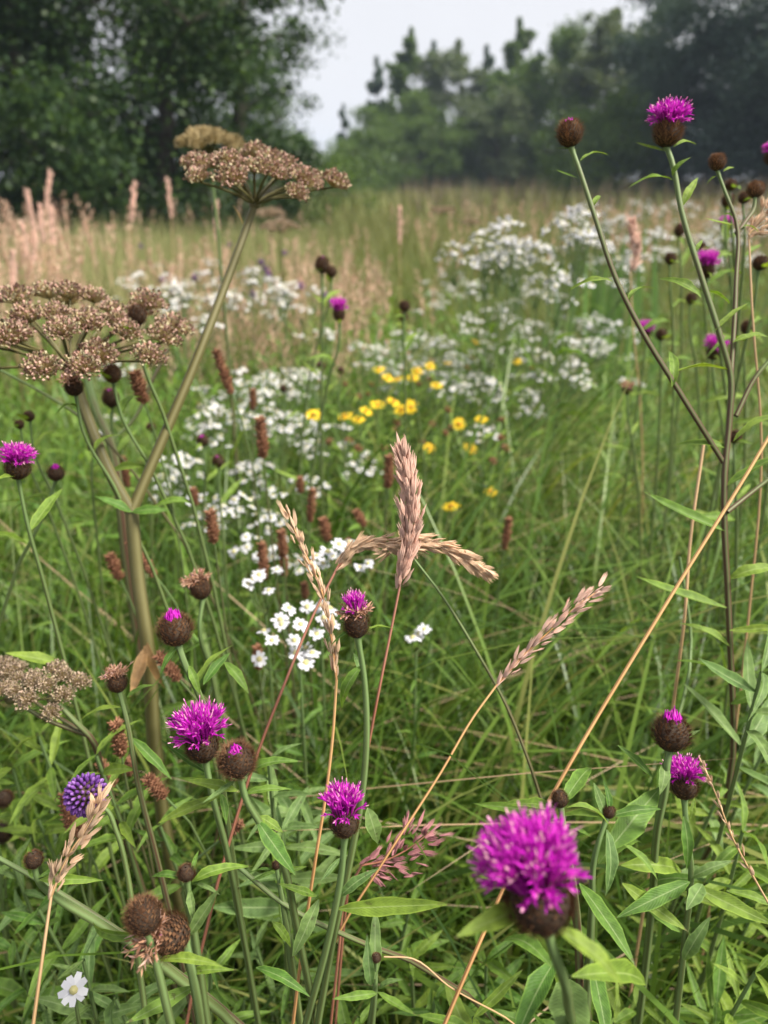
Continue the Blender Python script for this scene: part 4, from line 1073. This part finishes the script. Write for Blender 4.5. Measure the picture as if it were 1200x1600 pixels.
# sheaths at the joints
for b, e in (((206, 800, .555), (150, 770, .54)), ((206, 800, .555), (262, 790, .55)), ((380, 352, .592), (366, 318, .585))):
    add_leaf(A, P(*b), P(*e), 'leaf_dry' if b[0] == 380 else 'leaf', .3)
for b, e in (((228, 1010, .575), (205, 1090, .55)), ((226, 1000, .575), (250, 1080, .56))):
    add_leaf(A, P(*b), P(*e), 'leaf_dry', .26, (0, -1, .2))
p = P(135, 590, .68)
B_ = thing('angelica', 'dull purplish angelica stalk without its umbel behind the big one', 'angelica', (P(190, 780, .72).x, P(190, 780, .72).y, 0))
part_tube(B_, [P(130, 560, .68), P(150, 640, .685), P(172, 690, .69), P(186, 770, .70), P(196, 860, .72), Vector((P(196, 860, .72).x, P(190, 780, .72).y + .02, -.01))], .0035, .0052, M['stem_purple'], 'stem')
part_tube(B_, [P(172, 690, .69), P(205, 660, .70), P(240, 590, .71), P(262, 545, .72)], .0012, .002, M['stem_purple'], 'branch', 6)
c3 = P(328, 238, 1.0)
C_ = thing('angelica', 'slim angelica stalk with one small cream domed umbel', 'angelica', (c3.x, c3.y + .02, 0))
part_tube(C_, [c3, c3 - Vector((-.002, 0, .25)), c3 - Vector((.003, -.01, .55)), Vector((c3.x, c3.y + .02, -.01))], .0019, .0032, M['stem_purple'], 'stem')
umbel(C_, c3, (0, -.1, 1), .034, 16, 'fruit_pale', .60, 1.35, seed=5)
c4 = P(140, 1150, .50)
D_ = thing('angelica', 'small faded angelica with three dull beige umbels low in the leaves', 'angelica', (c4.x + .03, c4.y + .04, 0))
part_tube(D_, [P(82, 1090, .49), c4 + (P(100, 1110, .49) - c4) * .5, c4, P(158, 1200, .52), Vector((c4.x + .03, c4.y + .04, -.01))], .0014, .0028, M['stem_purple'], 'stem', 7)
umbel(D_, P(84, 1092, .49), (.1, -.1, 1), .020, 9, 'fruit_dull', .8, .7, .0006, 6)
part_tube(D_, [P(20, 1092, .49), P(60, 1118, .495), c4], .001, .0016, M['stem_purple'], 'branch', 6)
umbel(D_, P(18, 1090, .49), (-.1, -.1, 1), .017, 8, 'fruit_dull', .8, .65, .0006, 7)
part_tube(D_, [P(5, 1060, .54), P(60, 1100, .53), c4], .001, .0015, M['stem_purple'], 'branch', 6)
umbel(D_, P(5, 1062, .54), (-.1, -.1, 1), .016, 8, 'fruit_dull', .7, .6, .0006, 8)
for k, (px, py, d, s) in enumerate([(438, 362, 2.2, .055), (420, 340, 2.6, .05), (690, 335, 4.0, .07), (735, 352, 4.5, .06)]):
    c = P(px, py, d)
    E_ = thing('angelica', 'far off pinkish angelica umbel blurred in the grass', 'angelica', (c.x, c.y, float(gz(c.x, c.y))), 'far angelica umbels')
    part_tube(E_, [c, c - Vector((0, 0, .15)), Vector((c.x + .01, c.y, float(gz(c.x, c.y)) - .01))], .002, .004, M['stem_ang'], 'stem', 6)
    umbel(E_, c, (0, -.1, 1), s, 14, 'fruit_dull', .45, 1.3, .0014, 20 + k)

# ------------------------------------------------------------------ white flowers
def daisy(mb, c, axis, rad, npet, wpet, seed=0, mp=0, md=1, droop=.1, disc=.34, rows=2):
    q = random.Random(seed); c = np.array(c); x, y, z = [np.array(v_) for v_ in frame(axis)]
    for k in range(npet):
        az = k * 6.283 / npet + q.uniform(-.15, .15)
        o_ = x * math.cos(az) + y * math.sin(az); s_ = np.cross(z, o_)
        L = rad * q.uniform(.88, 1.08); w_ = wpet * q.uniform(.85, 1.1); dz = q.uniform(-.5, 1.0) * droop
        a = c + o_ * rad * disc * .6; b = c + o_ * L * .62 - z * L * dz * .4; e = c + o_ * L - z * L * dz
        mb.add([a - s_ * w_ * .3, a + s_ * w_ * .3, b + s_ * w_ * .5, b - s_ * w_ * .5, e + s_ * w_ * .36, e - s_ * w_ * .36],
               [(0, 1, 2, 3), (3, 2, 4, 5)], mp)
    V_ = []
    for rr, hh in ((disc * 1.02, -.02), (disc * .85, .16), (.02, .26)):
        for k in range(7):
            V_.append(c + rad * (x * math.cos(k * .8976) + y * math.sin(k * .8976)) * rr + z * rad * hh)
    F_ = [(i_ * 7 + k, i_ * 7 + (k + 1) % 7, (i_ + 1) * 7 + (k + 1) % 7, (i_ + 1) * 7 + k) for i_ in range(2) for k in range(7)]
    mb.add(V_, F_, md)

def white_flower(seed):
    mb = MB(); daisy(mb, (0, 0, 0), (0, 0, 1), .0078, 8, .0041, seed, 0, 1, .45, .38)
    tube(mb, [(0, 0, -.0045), (0, 0, -.001)], [.0012, .0026], 6, 2)
    return mb.mesh('flower', [M['white'], M['disc'], M['stem']], smooth=False)
WF = [white_flower(i_) for i_ in range(4)]
def cluster_mesh(seed, n, rad):
    q = random.Random(seed); mb = MB()
    for k in range(n):
        f = math.sqrt((k + .5) / n); az = k * 2.4 + q.uniform(-.3, .3)
        c = np.array([rad * f * math.cos(az), rad * f * math.sin(az), -.012 * f * f + q.uniform(-.008, .008)])
        tube(mb, [(0, 0, -.05), c * .6 + [0, 0, -.02], c], [.0008, .0006, .0005], 4, 2)
        ax_ = (c[0] * 8 + q.gauss(0, .25), c[1] * 8 + q.gauss(0, .25), 1)
        daisy(mb, c, ax_, .0066 * q.uniform(.75, 1.15), 7, .0042, seed * 50 + k, 0, 1, .5, .4)
    return mb.mesh('flower_cluster', [M['white'], M['disc'], M['stem']], smooth=False)
CL = [cluster_mesh(61, 8, .024), cluster_mesh(62, 11, .032), cluster_mesh(63, 5, .020), cluster_mesh(64, 13, .038)]

# near white plants: each flower its own part
def near_white(label, stem_top, root, flowers, d):
    tp = P(*stem_top)
    t = thing('sneezewort', label, 'sneezewort', (root.x, root.y, 0))
    o, sp = stem_part(t, [tp, tp * .6 + root * .4 + Vector((0, -.01, .02)), root], .0011, .0017, M['stem'], swell=False)
    for k, (px, py) in enumerate(flowers):
        e = P(px, py, d + rnd.uniform(-.025, .025))
        part_tube(t, [e - Vector((0, 0, .003)), (e * .6 + tp * .4) - Vector((0, 0, .012)), tp], .0005, .0008, M['stem'], 'stalk', 5, 0)
        s = rnd.uniform(.72, 1.0)
        obj('flower', WF[k % 4], t, TRS(e, zdir=(rnd.gauss(0, .25), rnd.gauss(-.25, .25), 1), s=(s, s, s), spin=rnd.uniform(0, 6)))
    auto_leaves(t, sp, 8, .045, 'leaf', .15, .8, seed=len(label))
r_ = P(470, 1080, .66)
near_white('white sneezewort cluster behind the half faded knapweed bloom', (468, 1030, .62), Vector((r_.x, r_.y + .03, -.01)),
           [(452, 950), (480, 948), (506, 965), (440, 975), (470, 975), (495, 990), (425, 1000), (460, 1000), (478, 1012), (405, 1030), (438, 968), (515, 950), (500, 945), (478, 1035), (462, 1020), (412, 985), (488, 1020), (520, 975)], .60)
r_ = P(500, 1000, .72)
near_white('white sneezewort cluster under the drooping tan grass head', (500, 930, .69), Vector((r_.x, r_.y + .03, -.01)),
           [(495, 868), (512, 862), (530, 850), (545, 846), (488, 884), (505, 880), (520, 868), (575, 880), (562, 886), (538, 858)], .67)
r_ = P(420, 1000, .72)
near_white('loose white sneezewort beside the brown spikes', (415, 960, .70), Vector((r_.x, r_.y + .03, -.01)),
           [(395, 905), (405, 898), (433, 890), (420, 922), (388, 912)], .68)
r_ = P(650, 1060, .72)
near_white('two small white flowers low in the green grass', (650, 1020, .70), Vector((r_.x, r_.y + .03, -.01)), [(645, 996), (655, 990), (663, 983)], .70)
# single daisy low on the left
c = P(115, 1547, .42)
t = thing('oxeye_daisy', 'single white daisy low among the leaves', 'daisy', (c.x + .01, c.y + .03, 0))
mb = MB(); daisy(mb, (0, 0, 0), (0, 0, 1), .0085, 9, .0042, 3, 0, 1, .15, .3)
stem_part(t, [c, P(122, 1590, .43), Vector((c.x + .01, c.y + .03, -.01))], .0009, .0014, M['stem'], swell=False)
obj('flower', mb.mesh('flower', [M['white'], M['disc']], smooth=False), t, TRS(c, zdir=(.1, -.75, .7)))

# white drift: many plants
def white_proto(k):
    q = random.Random(70 + k); t = thing('sneezewort', 'w', 'sneezewort', (0, 0, 0), 'w')
    mb = MB(); tops = [(q.uniform(-.03, .03), q.uniform(-.03, .03), .42)]
    tube(mb, spline([tops[0], (0, 0, .2), (0, 0, -.02)], 4), [.0011, .0015, .002], 5)
    for g in range(k % 3):
        e = np.array([q.uniform(-.06, .06), q.uniform(-.06, .06), q.uniform(.34, .42)]); tops.append(e)
        tube(mb, spline([e, e * [.5, .5, .85], (0, 0, .25)], 3), [.0009, .001, .0012], 5)
    obj('stem', mb.mesh('stem', M['stem']), t)
    for g, e in enumerate(tops):
        obj('flower_cluster', CL[(k + g) % 4], t, TRS(Vector(e) + Vector((0, 0, .045)), zdir=(q.gauss(0, .12), q.gauss(-.1, .12), 1)))
    lm = MB()
    for g in range(7):
        add_leaf(t, (0, 0, .08 + .04 * g), Vector((math.cos(g * 2.4) * .05, math.sin(g * 2.4) * .05, .12 + .04 * g)), 'leaf', .14)
    return t
WP = [white_proto(k) for k in range(5)]
used = set()
def put(protos, k, px, py, d, label, group, hgt=.465, smin=.6, smax=1.5):
    """copy of a plant whose top shows at (px, py), d metres deep, foot on the meadow"""
    p = P(px, py, d); z = float(gz(p.x, p.y)); s = (p.z - z) / hgt
    if s < smin or s > smax: return None
    Mx = Matrix.Translation((p.x, p.y, z)) @ Matrix.Rotation(rnd.uniform(0, 6.28), 4, 'Z') @ Matrix.Diagonal((1 if s < 1 else s ** .5, 1 if s < 1 else s ** .5, s, 1))
    src = protos[k]
    if src.name not in used: used.add(src.name); c = src; c.matrix_basis = Mx
    else: c = copy_tree(src, None, Mx)
    tag(c, label, None, group); return c
def pix_depth(py, h):
    """depth at which something h metres tall shows its top at row py"""
    a_ = PITCH - math.atan((800 - py) / FPX)
    dist = (H - h) / math.tan(max(a_, .012))
    return dist * math.cos(PITCH) + (H - h) * math.sin(PITCH)
q = random.Random(9)
def patch(place, rows, h0=.40, h1=.52):
    """white plants of one patch of the drift"""
    for (n_, cx, cy, sx, sy) in rows:
        for _ in range(n_):
            px, py = (cx, cy) if n_ == 1 else (q.gauss(cx, sx), q.gauss(cy, sy))
            d = pix_depth(py, q.uniform(h0, h1))
            if .8 < d < 9: put(WP, q.randrange(5), px, py, d, 'white sneezewort with flat flower clusters ' + place, 'white sneezeworts ' + place)
patch('in the wide drift beside the sword leaves', [(42, 835, 480, 60, 46), (6, 880, 540, 50, 20), (1, 930, 515, 0, 0), (1, 960, 518, 0, 0)])
patch('around and behind the yellow fleabanes', [(20, 680, 540, 70, 18), (13, 740, 600, 45, 22), (8, 590, 545, 40, 14), (1, 660, 520, 0, 0)])
patch('at the foot of the nearer pinkish grass heads', [(9, 460, 585, 40, 14), (10, 350, 625, 70, 26), (5, 410, 660, 45, 18), (1, 380, 590, 0, 0)])
patch('beyond the slanting angelica branch', [(20, 290, 445, 60, 14), (10, 400, 430, 30, 12), (1, 205, 425, 0, 0), (1, 250, 428, 0, 0)], .54, .62)
patch('scattered low between the brown seed spikes', [(5, 300, 690, 60, 30), (4, 360, 780, 60, 25), (1, 155, 560, 0, 0), (1, 195, 570, 0, 0)])
patch('standing loose in the grass behind the drift', [(1, 735, 440, 0, 0), (1, 725, 425, 0, 0), (1, 745, 455, 0, 0), (1, 685, 470, 0, 0), (6, 720, 440, 25, 18)])
for (px, py, d) in [(775, 335, 1.5), (750, 352, 1.6), (765, 372, 1.55), (795, 365, 1.5), (805, 385, 1.6), (835, 375, 1.5), (845, 385, 1.6), (780, 395, 1.6), (815, 395, 1.7), (755, 395, 1.6), (795, 350, 1.6), (850, 398, 1.6), (885, 345, 1.3), (898, 352, 1.35), (882, 318, 1.3), (895, 362, 1.35)]:
    put(WP, q.randrange(5), px, py, d, 'tall white sneezewort standing above the white drift', 'tall sneezeworts above the drift', smax=2.2)
FWL = 'far off white flowers blurred in the pinkish grass'
for _ in range(95):
    px, py = q.uniform(890, 1230), 312 + abs(q.gauss(0, 60))
    hh = q.uniform(.58, .76); d = pix_depth(py, hh)
    if 1.8 < d < 14: put(WP, q.randrange(5), px, py, d, FWL, 'far white flowers beside the brown rushes', smax=1.9)

# ------------------------------------------------------------------ yellow fleabane and its brown seed heads
def fleabane_head(kind, seed):
    mb = MB()
    if kind == 'y':
        daisy(mb, (0, 0, 0), (0, 0, 1), .0155, 22, .0030, seed, 0, 1, .12, .42)
        tube(mb, [(0, 0, -.006), (0, 0, -.002)], [.002, .0055], 8, 2)
        return mb.mesh('flower_head', [M['yellow'], M['ydisc'], M['stem']], smooth=False)
    q = random.Random(seed)
    for k in range(70):
        z = 1 - 1.6 * (k + .5) / 70; az = k * 2.4; rr = math.sqrt(max(0, 1 - z * z))
        d = np.array([rr * math.cos(az), rr * math.sin(az), z * .75])
        tube(mb, [d * .003, d * .0085 * q.uniform(.9, 1.1)], [.0012, .0007], 4, 0)
    return mb.mesh('flower_head', [M['seed']], smooth=False)
FH = {'y': [fleabane_head('y', s_) for s_ in (1, 2)], 'b': [fleabane_head('b', 3)]}
YL = 'yellow fleabane flower open among the white drift'
BL = 'brown fleabane seed head on a leafy green stem'
def fleabane(px, py, d, kind, k, face=None):
    p = P(px, py, d); z = float(gz(p.x, p.y)); ft = Vector((p.x + rnd.uniform(-.03, .03), p.y + .03, z - .01))
    t = thing('fleabane', YL if kind == 'y' else BL, 'fleabane', (ft.x, ft.y, z), 'yellow fleabanes' if kind == 'y' else 'fleabane seed heads')
    o, sp = stem_part(t, [p, p * .6 + ft * .4 + Vector((rnd.uniform(-.01, .01), 0, .02)), ft], .0011, .0020, M['stem'], swell=False, sides=6)
    s = rnd.uniform(.62, .88)
    obj('flower_head', FH[kind][k % len(FH[kind])], t, TRS(p, zdir=face or (rnd.gauss(0, .25), rnd.gauss(-.35, .2), 1), s=(s, s, s), spin=rnd.uniform(0, 6)))
    auto_leaves(t, sp, 9, .06, 'leaf_bright', .08, .8, seed=k)
for k, (px, py) in enumerate([(642, 635), (717, 662), (740, 534), (700, 567), (652, 580), (645, 590), (622, 592), (592, 577), (590, 632), (615, 628), (682, 602), (752, 655), (705, 791), (540, 650), (572, 642), (672, 572), (606, 590), (628, 640), (808, 565), (490, 648), (670, 700), (560, 655), (735, 700), (767, 768)]):
    d = pix_depth(py, .50 if py < 700 else .42)
    fleabane(px, py, d, 'y', k, (0, -1.0, .55) if k in (0, 1) else None)
for k, (px, py) in enumerate([(785, 656), (783, 684), (675, 662), (705, 668), (695, 676), (672, 592), (655, 600), (617, 672), (515, 690), (560, 620), (580, 600), (575, 615), (545, 688), (620, 660), (790, 700), (660, 690), (740, 560), (560, 700), (730, 575), (700, 640), (600, 700), (830, 575), (770, 720), (640, 720), (540, 600)]):
    fleabane(px, py, pix_depth(py, .47) * .98, 'b', k)

# ------------------------------------------------------------------ brown seed spikes
def spike_mesh(seed, L=.03, r=.0042):
    q = random.Random(seed); mb = MB()
    lathe(mb, [(.0008, 0), (r * .7, L * .06), (r * .8, L * .5), (r * .6, L * .9), (.0005, L)], 8, 0)
    n_ = 150
    for k in range(n_):
        f = (k + .5) / n_; az = k * 2.39996; rr = r * .8 * (math.sin(math.pi * (.12 + .78 * f)) ** .4)
        d = np.array([math.cos(az), math.sin(az), 0]); a = d * rr * .7 + [0, 0, L * f]
        e = a + d * r * .6 * q.uniform(.4, 1.7) + [0, 0, .0022 * q.uniform(.4, 1.4)]
        tube(mb, [a, (a + e) / 2, e], [.0008, .0008, .00025], 4, 0)
    return mb.mesh('seed_spike', [M['seed']], smooth=False)
SPK = [spike_mesh(81), spike_mesh(82, .038, .0038), spike_mesh(83, .026, .0046)]
SPL = 'brown cylindrical seed spike on a thin stalk'
for k, (px, py, d, tx, s) in enumerate([(335, 848, .62, 0, 1), (362, 615, .72, -.25, 1.15), (226, 630, .62, -.15, 1.05), (412, 715, .72, 0, 1.35), (414, 905, .70, 0, 1.05), (512, 845, .75, -.15, 1),
      (190, 1180, .50, .05, 1), (485, 815, .78, .1, 1), (570, 822, .78, -.5, .8), (606, 762, .80, .05, 1.25), (788, 858, .80, .05, 1), (258, 1245, .50, -.5, .8), (280, 1062, .55, -.5, .9),
      (243, 900, .62, -.45, 1), (188, 905, .66, -.2, 1), (443, 870, .74, .0, 1), (445, 900, .76, 0, 1), (305, 790, .8, 0, .8), (180, 1225, .56, -.3, .8), (110, 1295, .5, .1, .9), (130, 1310, .52, -.1, .8),
      (477, 935, .72, 0, .6), (345, 1312, .5, .9, .6), (200, 1210, .6, .3, .7), (405, 1045, .7, 0, .9), (545, 880, .8, 0, .8), (470, 770, .9, 0, .8), (395, 640, .95, .1, .9), (200, 760, .8, 0, .9)]):
    p = P(px, py, d); ft = Vector((p.x + rnd.uniform(-.02, .02), p.y + .04, -.01))
    where = ('low beside the violet scabious ball' if py > 1100 else 'beside the thick angelica stem' if px < 345 and py > 740 else 'under the slanting angelica branch' if px < 400 and py < 700 else
             'alone in the arching green grass' if px > 700 else 'just beyond the crossed grass heads' if px > 520 else 'around the near white sneezeworts')
    t = thing('seed_spike', SPL + ' ' + where, 'seed spike', (ft.x, ft.y, 0), 'brown seed spikes ' + where)
    ax_ = Vector((tx, -.1, 1))
    stem_part(t, [p, p - ax_.normalized() * .03, p * .5 + ft * .5, ft], .0008, .0013, M['stem_purple'] if k % 3 == 0 else M['stem'], 'stalk', sides=5, swell=False)
    obj('spike', SPK[k % 3], t, TRS(p, zdir=ax_, s=(s ** .5, s ** .5, s)))

# ------------------------------------------------------------------ grass heads in the foreground
def spikelet_mesh(mat, L=.0075, W=.0011, awn=False, seed=0):
    q = random.Random(seed); mb = MB()
    for sgn, k in ((-1, 1.0), (1, .92), (0, 1.08)):
        o_ = np.array([sgn * W * .5, 0, 0]); e = np.array([sgn * W * 1.1, sgn * .0006, L * k]); m1 = np.array([sgn * W * 1.2, 0, L * .42])
        tube(mb, [o_ * .3, m1 * [.8, 1, .4], m1, (m1 + e) / 2, e], [.0003, W * .72, W * .8, W * .55, .0001], 4, 0)
    return mb.mesh('spikelet', mat, smooth=False)
SPM = {k: [spikelet_mesh(M[k], .0090, .00060), spikelet_mesh(M[k], .0074, .00072)] for k in ('spikelet_tan', 'spikelet_pink', 'spikelet_mauve')}

def grass_head(label, axis_pts, culm_pts, n, width, kind, stem_mat, s=1.0, open_=.35, root=None, seed=0, r=(.0007, .0011), droop=0.0):
    q = random.Random(seed)
    ap = resolve(axis_pts); cp = resolve(culm_pts)
    ft = root or foot(cp[-1], cp[-2])
    t = thing('grass_stalk', label, 'grass stalk', (ft.x, ft.y, 0))
    ends = [cp[-1] * .4 + ft * .6, ft]
    stem_part(t, cp + ends, r[0], r[1], M[stem_mat], 'culm', sides=6, swell=False, ridge=0)
    o, sp = stem_part(t, ap, r[0] * .4, r[0], M[stem_mat], 'panicle', sides=5, swell=False, ridge=0)
    m_ = len(sp)
    for k in range(n):
        f = (k + q.random()) / n; i_ = min(m_ - 2, int(f * (m_ - 1))); fr = f * (m_ - 1) - i_
        c = Vector(sp[i_]) * (1 - fr) + Vector(sp[i_ + 1]) * fr
        tt = (Vector(sp[i_]) - Vector(sp[i_ + 1])).normalized(); x, y, z = frame(tt)
        az = k * 2.4 + q.uniform(-.6, .6); o_ = x * math.cos(az) + y * math.sin(az)
        ww = width * (math.sin(math.pi * min(1, .12 + .8 * f)) ** .7)
        ww *= .55 + .75 * abs(math.sin(f * 19 + seed) * math.sin(f * 7.3 + 1)) ** .5
        c2 = c + o_ * ww * q.uniform(.05, 1.0) + tt * q.uniform(-.003, .004)
        sc = s * q.uniform(.8, 1.15)
        obj('spikelet', SPM[kind][k % 2], o, TRS(c2, zdir=tt + o_ * open_ * q.uniform(.1, 1.7) - ZUP * droop, s=(sc, sc, sc), spin=q.uniform(0, 6)))
    return t
grass_head('upright pinkish soft grass head where three grass heads cross', [(630, 712, .40), (641, 770, .40), (640, 840, .40), (625, 915, .402)], [(625, 915, .402), (612, 980, .405), (590, 1090, .41), (575, 1170, .42)], 210, .0056, 'spikelet_pink', 'stem_red', 1.0, .3, seed=1)
grass_head('drooping tan grass head arching over to the pale tip on a dark culm', [(760, 895, .415), (720, 868, .41), (665, 850, .41), (612, 850, .41), (560, 852, .41), (528, 885, .41)], [(528, 885, .41), (490, 960, .41), (440, 1080, .41), (405, 1170, .415), (340, 1380, .43)], 230, .0044, 'spikelet_tan', 'stem_red', .95, .28, seed=2)
grass_head('dark reddish culm with its head bent behind the crossed grass heads', [(605, 862, .43), (625, 852, .43), (648, 875, .43)], [(648, 875, .43), (690, 930, .431), (740, 1010, .433), (790, 1100, .436), (830, 1200, .442)], 24, .003, 'spikelet_tan', 'stem_purple', .8, .3, seed=3)
grass_head('slim beige grass head with a long thin tip beside the half faded knapweed', [(450, 802, .385), (470, 850, .385), (500, 915, .385), (516, 985, .385), (526, 1062, .385)], [(526, 1062, .385), (520, 1150, .387), (508, 1250, .39), (495, 1330, .395), (470, 1500, .41)], 60, .0030, 'spikelet_tan', 'stem_orange', .85, .22, seed=4)
grass_head('stiff pinkish grass head on a pale slanting culm over the green grass', [(932, 925, .40), (900, 948, .40), (860, 985, .40), (820, 1022, .40), (775, 1072, .40)], [(775, 1072, .40), (740, 1120, .40), (690, 1205, .40), (600, 1345, .40), (520, 1480, .41), (495, 1590, .42)], 64, .0040, 'spikelet_pink', 'stem_orange', .95, .32, seed=5, r=(.0006, .0009))
grass_head('straw coloured grass head with spread spikelets in front of the violet ball', [(160, 1245, .345), (138, 1290, .345), (108, 1335, .345), (80, 1400, .345)], [(80, 1400, .345), (70, 1470, .345), (61, 1535, .346), (52, 1600, .348)], 46, .0042, 'spikelet_tan', 'stem_beige', 1.0, .5, seed=6)
grass_head('loose mauve pink grass head low beside the orange culm', [(672, 1300, .42), (640, 1325, .42), (600, 1345, .42), (565, 1352, .42)], [(565, 1352, .42), (540, 1400, .43), (530, 1480, .44)], 70, .0125, 'spikelet_mauve', 'stem_red', .95, .9, seed=7)
grass_head('thin brown grass head slanting beside the right hand bloom', [(1098, 1195, .40), (1118, 1240, .40), (1145, 1310, .40), (1180, 1375, .40)], [(1180, 1375, .40), (1215, 1440, .41), (1240, 1520, .42)], 26, .0018, 'spikelet_tan', 'stem_beige', .6, .3, seed=8, r=(.0006, .0008))
grass_head('tall soft pink grass head between sword leaves and the tall knapweed', [(985, 345, 1.0), (992, 372, 1.0), (995, 400, 1.0), (985, 425, 1.0)], [(985, 425, 1.0), (990, 520, 1.0), (1000, 620, 1.02)], 70, .007, 'spikelet_pink', 'stem_beige', 1.5, .4, seed=9)
grass_head('fluffy beige grass head at the branch tip of the tall knapweed', [(1210, 325, .5), (1190, 345, .5), (1170, 365, .5)], [(1170, 365, .5), (1175, 480, .5), (1190, 700, .52), (1170, 960, .55)], 60, .008, 'spikelet_tan', 'stem_beige', .9, .7, seed=10)
for k, (px, py, d, tx) in enumerate([(78, 270, 2.4, 6), (42, 300, 2.2, -12), (62, 325, 2.1, -6), (80, 325, 2.1, -3), (210, 290, 2.3, 4), (262, 282, 2.5, -6), (35, 350, 2.0, -8), (55, 360, 2.0, 3), (625, 325, 2.6, 0), (20, 395, 1.9, 0), (338, 320, 2.4, 0)]):
    a, b = (px, py, d), (px - tx, py + 58, d)
    p = P(px - tx, py + 58, d); ft = Vector((p.x, p.y + .03, float(gz(p.x, p.y)) - .01))
    t = grass_head('tall slim pinkish grass head standing above the straw grass', [a, ((px + px - tx) / 2, py + 29, d), b], [b, (px - tx * 1.5, py + 120, d)], 60, .0085, 'spikelet_pink', 'stem_beige', 1.9, .18, root=ft, seed=20 + k)
    t['group'] = 'tall grass heads above the straw grass'

# long bare culms crossing the picture
def culm(label, pts, r, mat):
    p = resolve(pts); ft = foot(p[-1], p[-2])
    t = thing('dry_culm', label, 'grass stalk', (ft.x, ft.y, 0))
    stem_part(t, p + [p[-1] * .4 + ft * .6, ft], r * .8, r, M[mat], 'culm', sides=7, swell=False, ridge=0)
    return t
t = culm('long straight orange dry culm slanting across the green grass', [(1300, 505, .42), (1200, 685, .42), (1040, 945, .42), (880, 1212, .42), (800, 1360, .41), (755, 1460, .40), (695, 1600, .40)], .0012, 'stem_orange')
culm('thin pale culm hooked with a dry leaf above the slanting orange one', [(1100, 690, .50), (1078, 850, .50), (1070, 960, .50), (1055, 1080, .51)], .0012, 'stem_beige')
culm('pale green hollow culm with a joint below the magenta tipped bud', [(1062, 870, .52), (1080, 1000, .52), (1030, 1245, .45), (1022, 1345, .46)], .0013, 'stem')
culm('thin brown culm running low under the largest bloom', [(600, 1495, .40), (645, 1498, .40), (700, 1540, .40), (790, 1590, .41)], .0005, 'stem_beige')
culm('slanting green knapweed stalk crossing the lower leaves', [(-40, 1320, .40), (60, 1375, .40), (180, 1450, .40), (330, 1560, .41), (420, 1640, .42)], .0016, 'stem_purple')
culm('long purplish stalk slanting behind the low leaves and seed heads', [(370, 1352, .40), (440, 1410, .40), (560, 1470, .41), (640, 1500, .43)], .0016, 'stem_purple')
culm('thin brown stalk slanting up to the big umbel', [(0, 578, .62), (60, 610, .62), (130, 655, .63), (210, 740, .66)], .0013, 'stem_purple')

# ------------------------------------------------------------------ flag iris: tall sword leaves behind the white drift
fr = thing('flag_iris', 'clump of tall green sword leaves beside the white drift', 'iris', (P(950, 500, 2.3).x, P(950, 500, 2.3).y, 0))
q = random.Random(3)
for k in range(26):
    px = q.gauss(955, 42); top = q.uniform(330, 430); d = q.uniform(2.1, 2.5)
    b = P(px + q.uniform(-25, 25), 560, d); b.z = 0.0; e = P(px + q.uniform(-10, 45), top, d)
    mb = MB(); sp = spline([b, (b + e) / 2 + Vector((q.uniform(-.02, .02), 0, 0)), e], 4); V_ = []
    wv = Vector((1, q.uniform(-.5, .5), 0)).normalized()
    for i_, c in enumerate(sp):
        f = i_ / (len(sp) - 1); ww = .011 * (1 - f ** 3) + .0006; c = Vector(c)
        V_ += [c - wv * ww, c + Vector((0, -.0025 * (1 - f), 0)), c + wv * ww]
    n_ = len(sp)
    F_ = [(r_ * 3 + c, r_ * 3 + c + 1, r_ * 3 + c + 4, r_ * 3 + c + 3) for r_ in range(n_ - 1) for c in range(2)]
    mb.add(V_, F_); off = WM[fr.name].translation
    obj('leaf', mb.mesh('leaf', M['flag'], off=off), fr, Matrix.Translation(off))

# violet specks of scabious far back on the left
vb = violet_ball()
for k, (px, py) in enumerate([(358, 382), (408, 410), (420, 430), (255, 438), (470, 447), (305, 435), (510, 464), (395, 460), (220, 385), (445, 395), (415, 420)]):
    d = pix_depth(py, .52); p = P(px, py, d); z = float(gz(p.x, p.y))
    t = thing('scabious', 'far off violet scabious ball in the pinkish grass', 'scabious', (p.x, p.y, z), 'far scabious flowers')
    stem_part(t, [p, p - Vector((0, 0, .1)), Vector((p.x, p.y, z - .01))], .001, .0016, M['stem'], swell=False, sides=5)
    obj('flower_head', vb, t, TRS(p, zdir=(0, -.2, 1), s=(1.3, 1.3, 1.3)))
# prototypes that were never placed are removed
for t in WP:
    if t.name not in used:
        for ch in list(t.children): bpy.data.objects.remove(ch)
        bpy.data.objects.remove(t)

# ------------------------------------------------------------------ the damp summer air that pales the far trees
hb = MB(); x0, z0_, z1_ = 320.0, -2.0, 14.0
hv = [(sx * x0, sy * x0, zz) for zz in (z0_, z1_) for sx, sy in ((-1, -1), (1, -1), (1, 1), (-1, 1))]
hb.add(hv, [(3, 2, 1, 0), (4, 5, 6, 7), (0, 1, 5, 4), (1, 2, 6, 5), (2, 3, 7, 6), (3, 0, 4, 7)])
hm = bpy.data.materials.new('air'); hm.use_nodes = True
hn = hm.node_tree; hn.nodes.clear()
ho = hn.nodes.new('ShaderNodeOutputMaterial'); pv = hn.nodes.new('ShaderNodeVolumePrincipled')
pv.inputs['Color'].default_value = (0.62, 0.76, 1.0, 1); pv.inputs['Density'].default_value = 0.0014; pv.inputs['Anisotropy'].default_value = 0.0
hn.links.new(pv.outputs[0], ho.inputs['Volume'])
tag(obj('haze', hb.mesh('haze', hm, smooth=False)), 'pale bluish summer haze over the whole meadow', 'haze', kind='stuff')
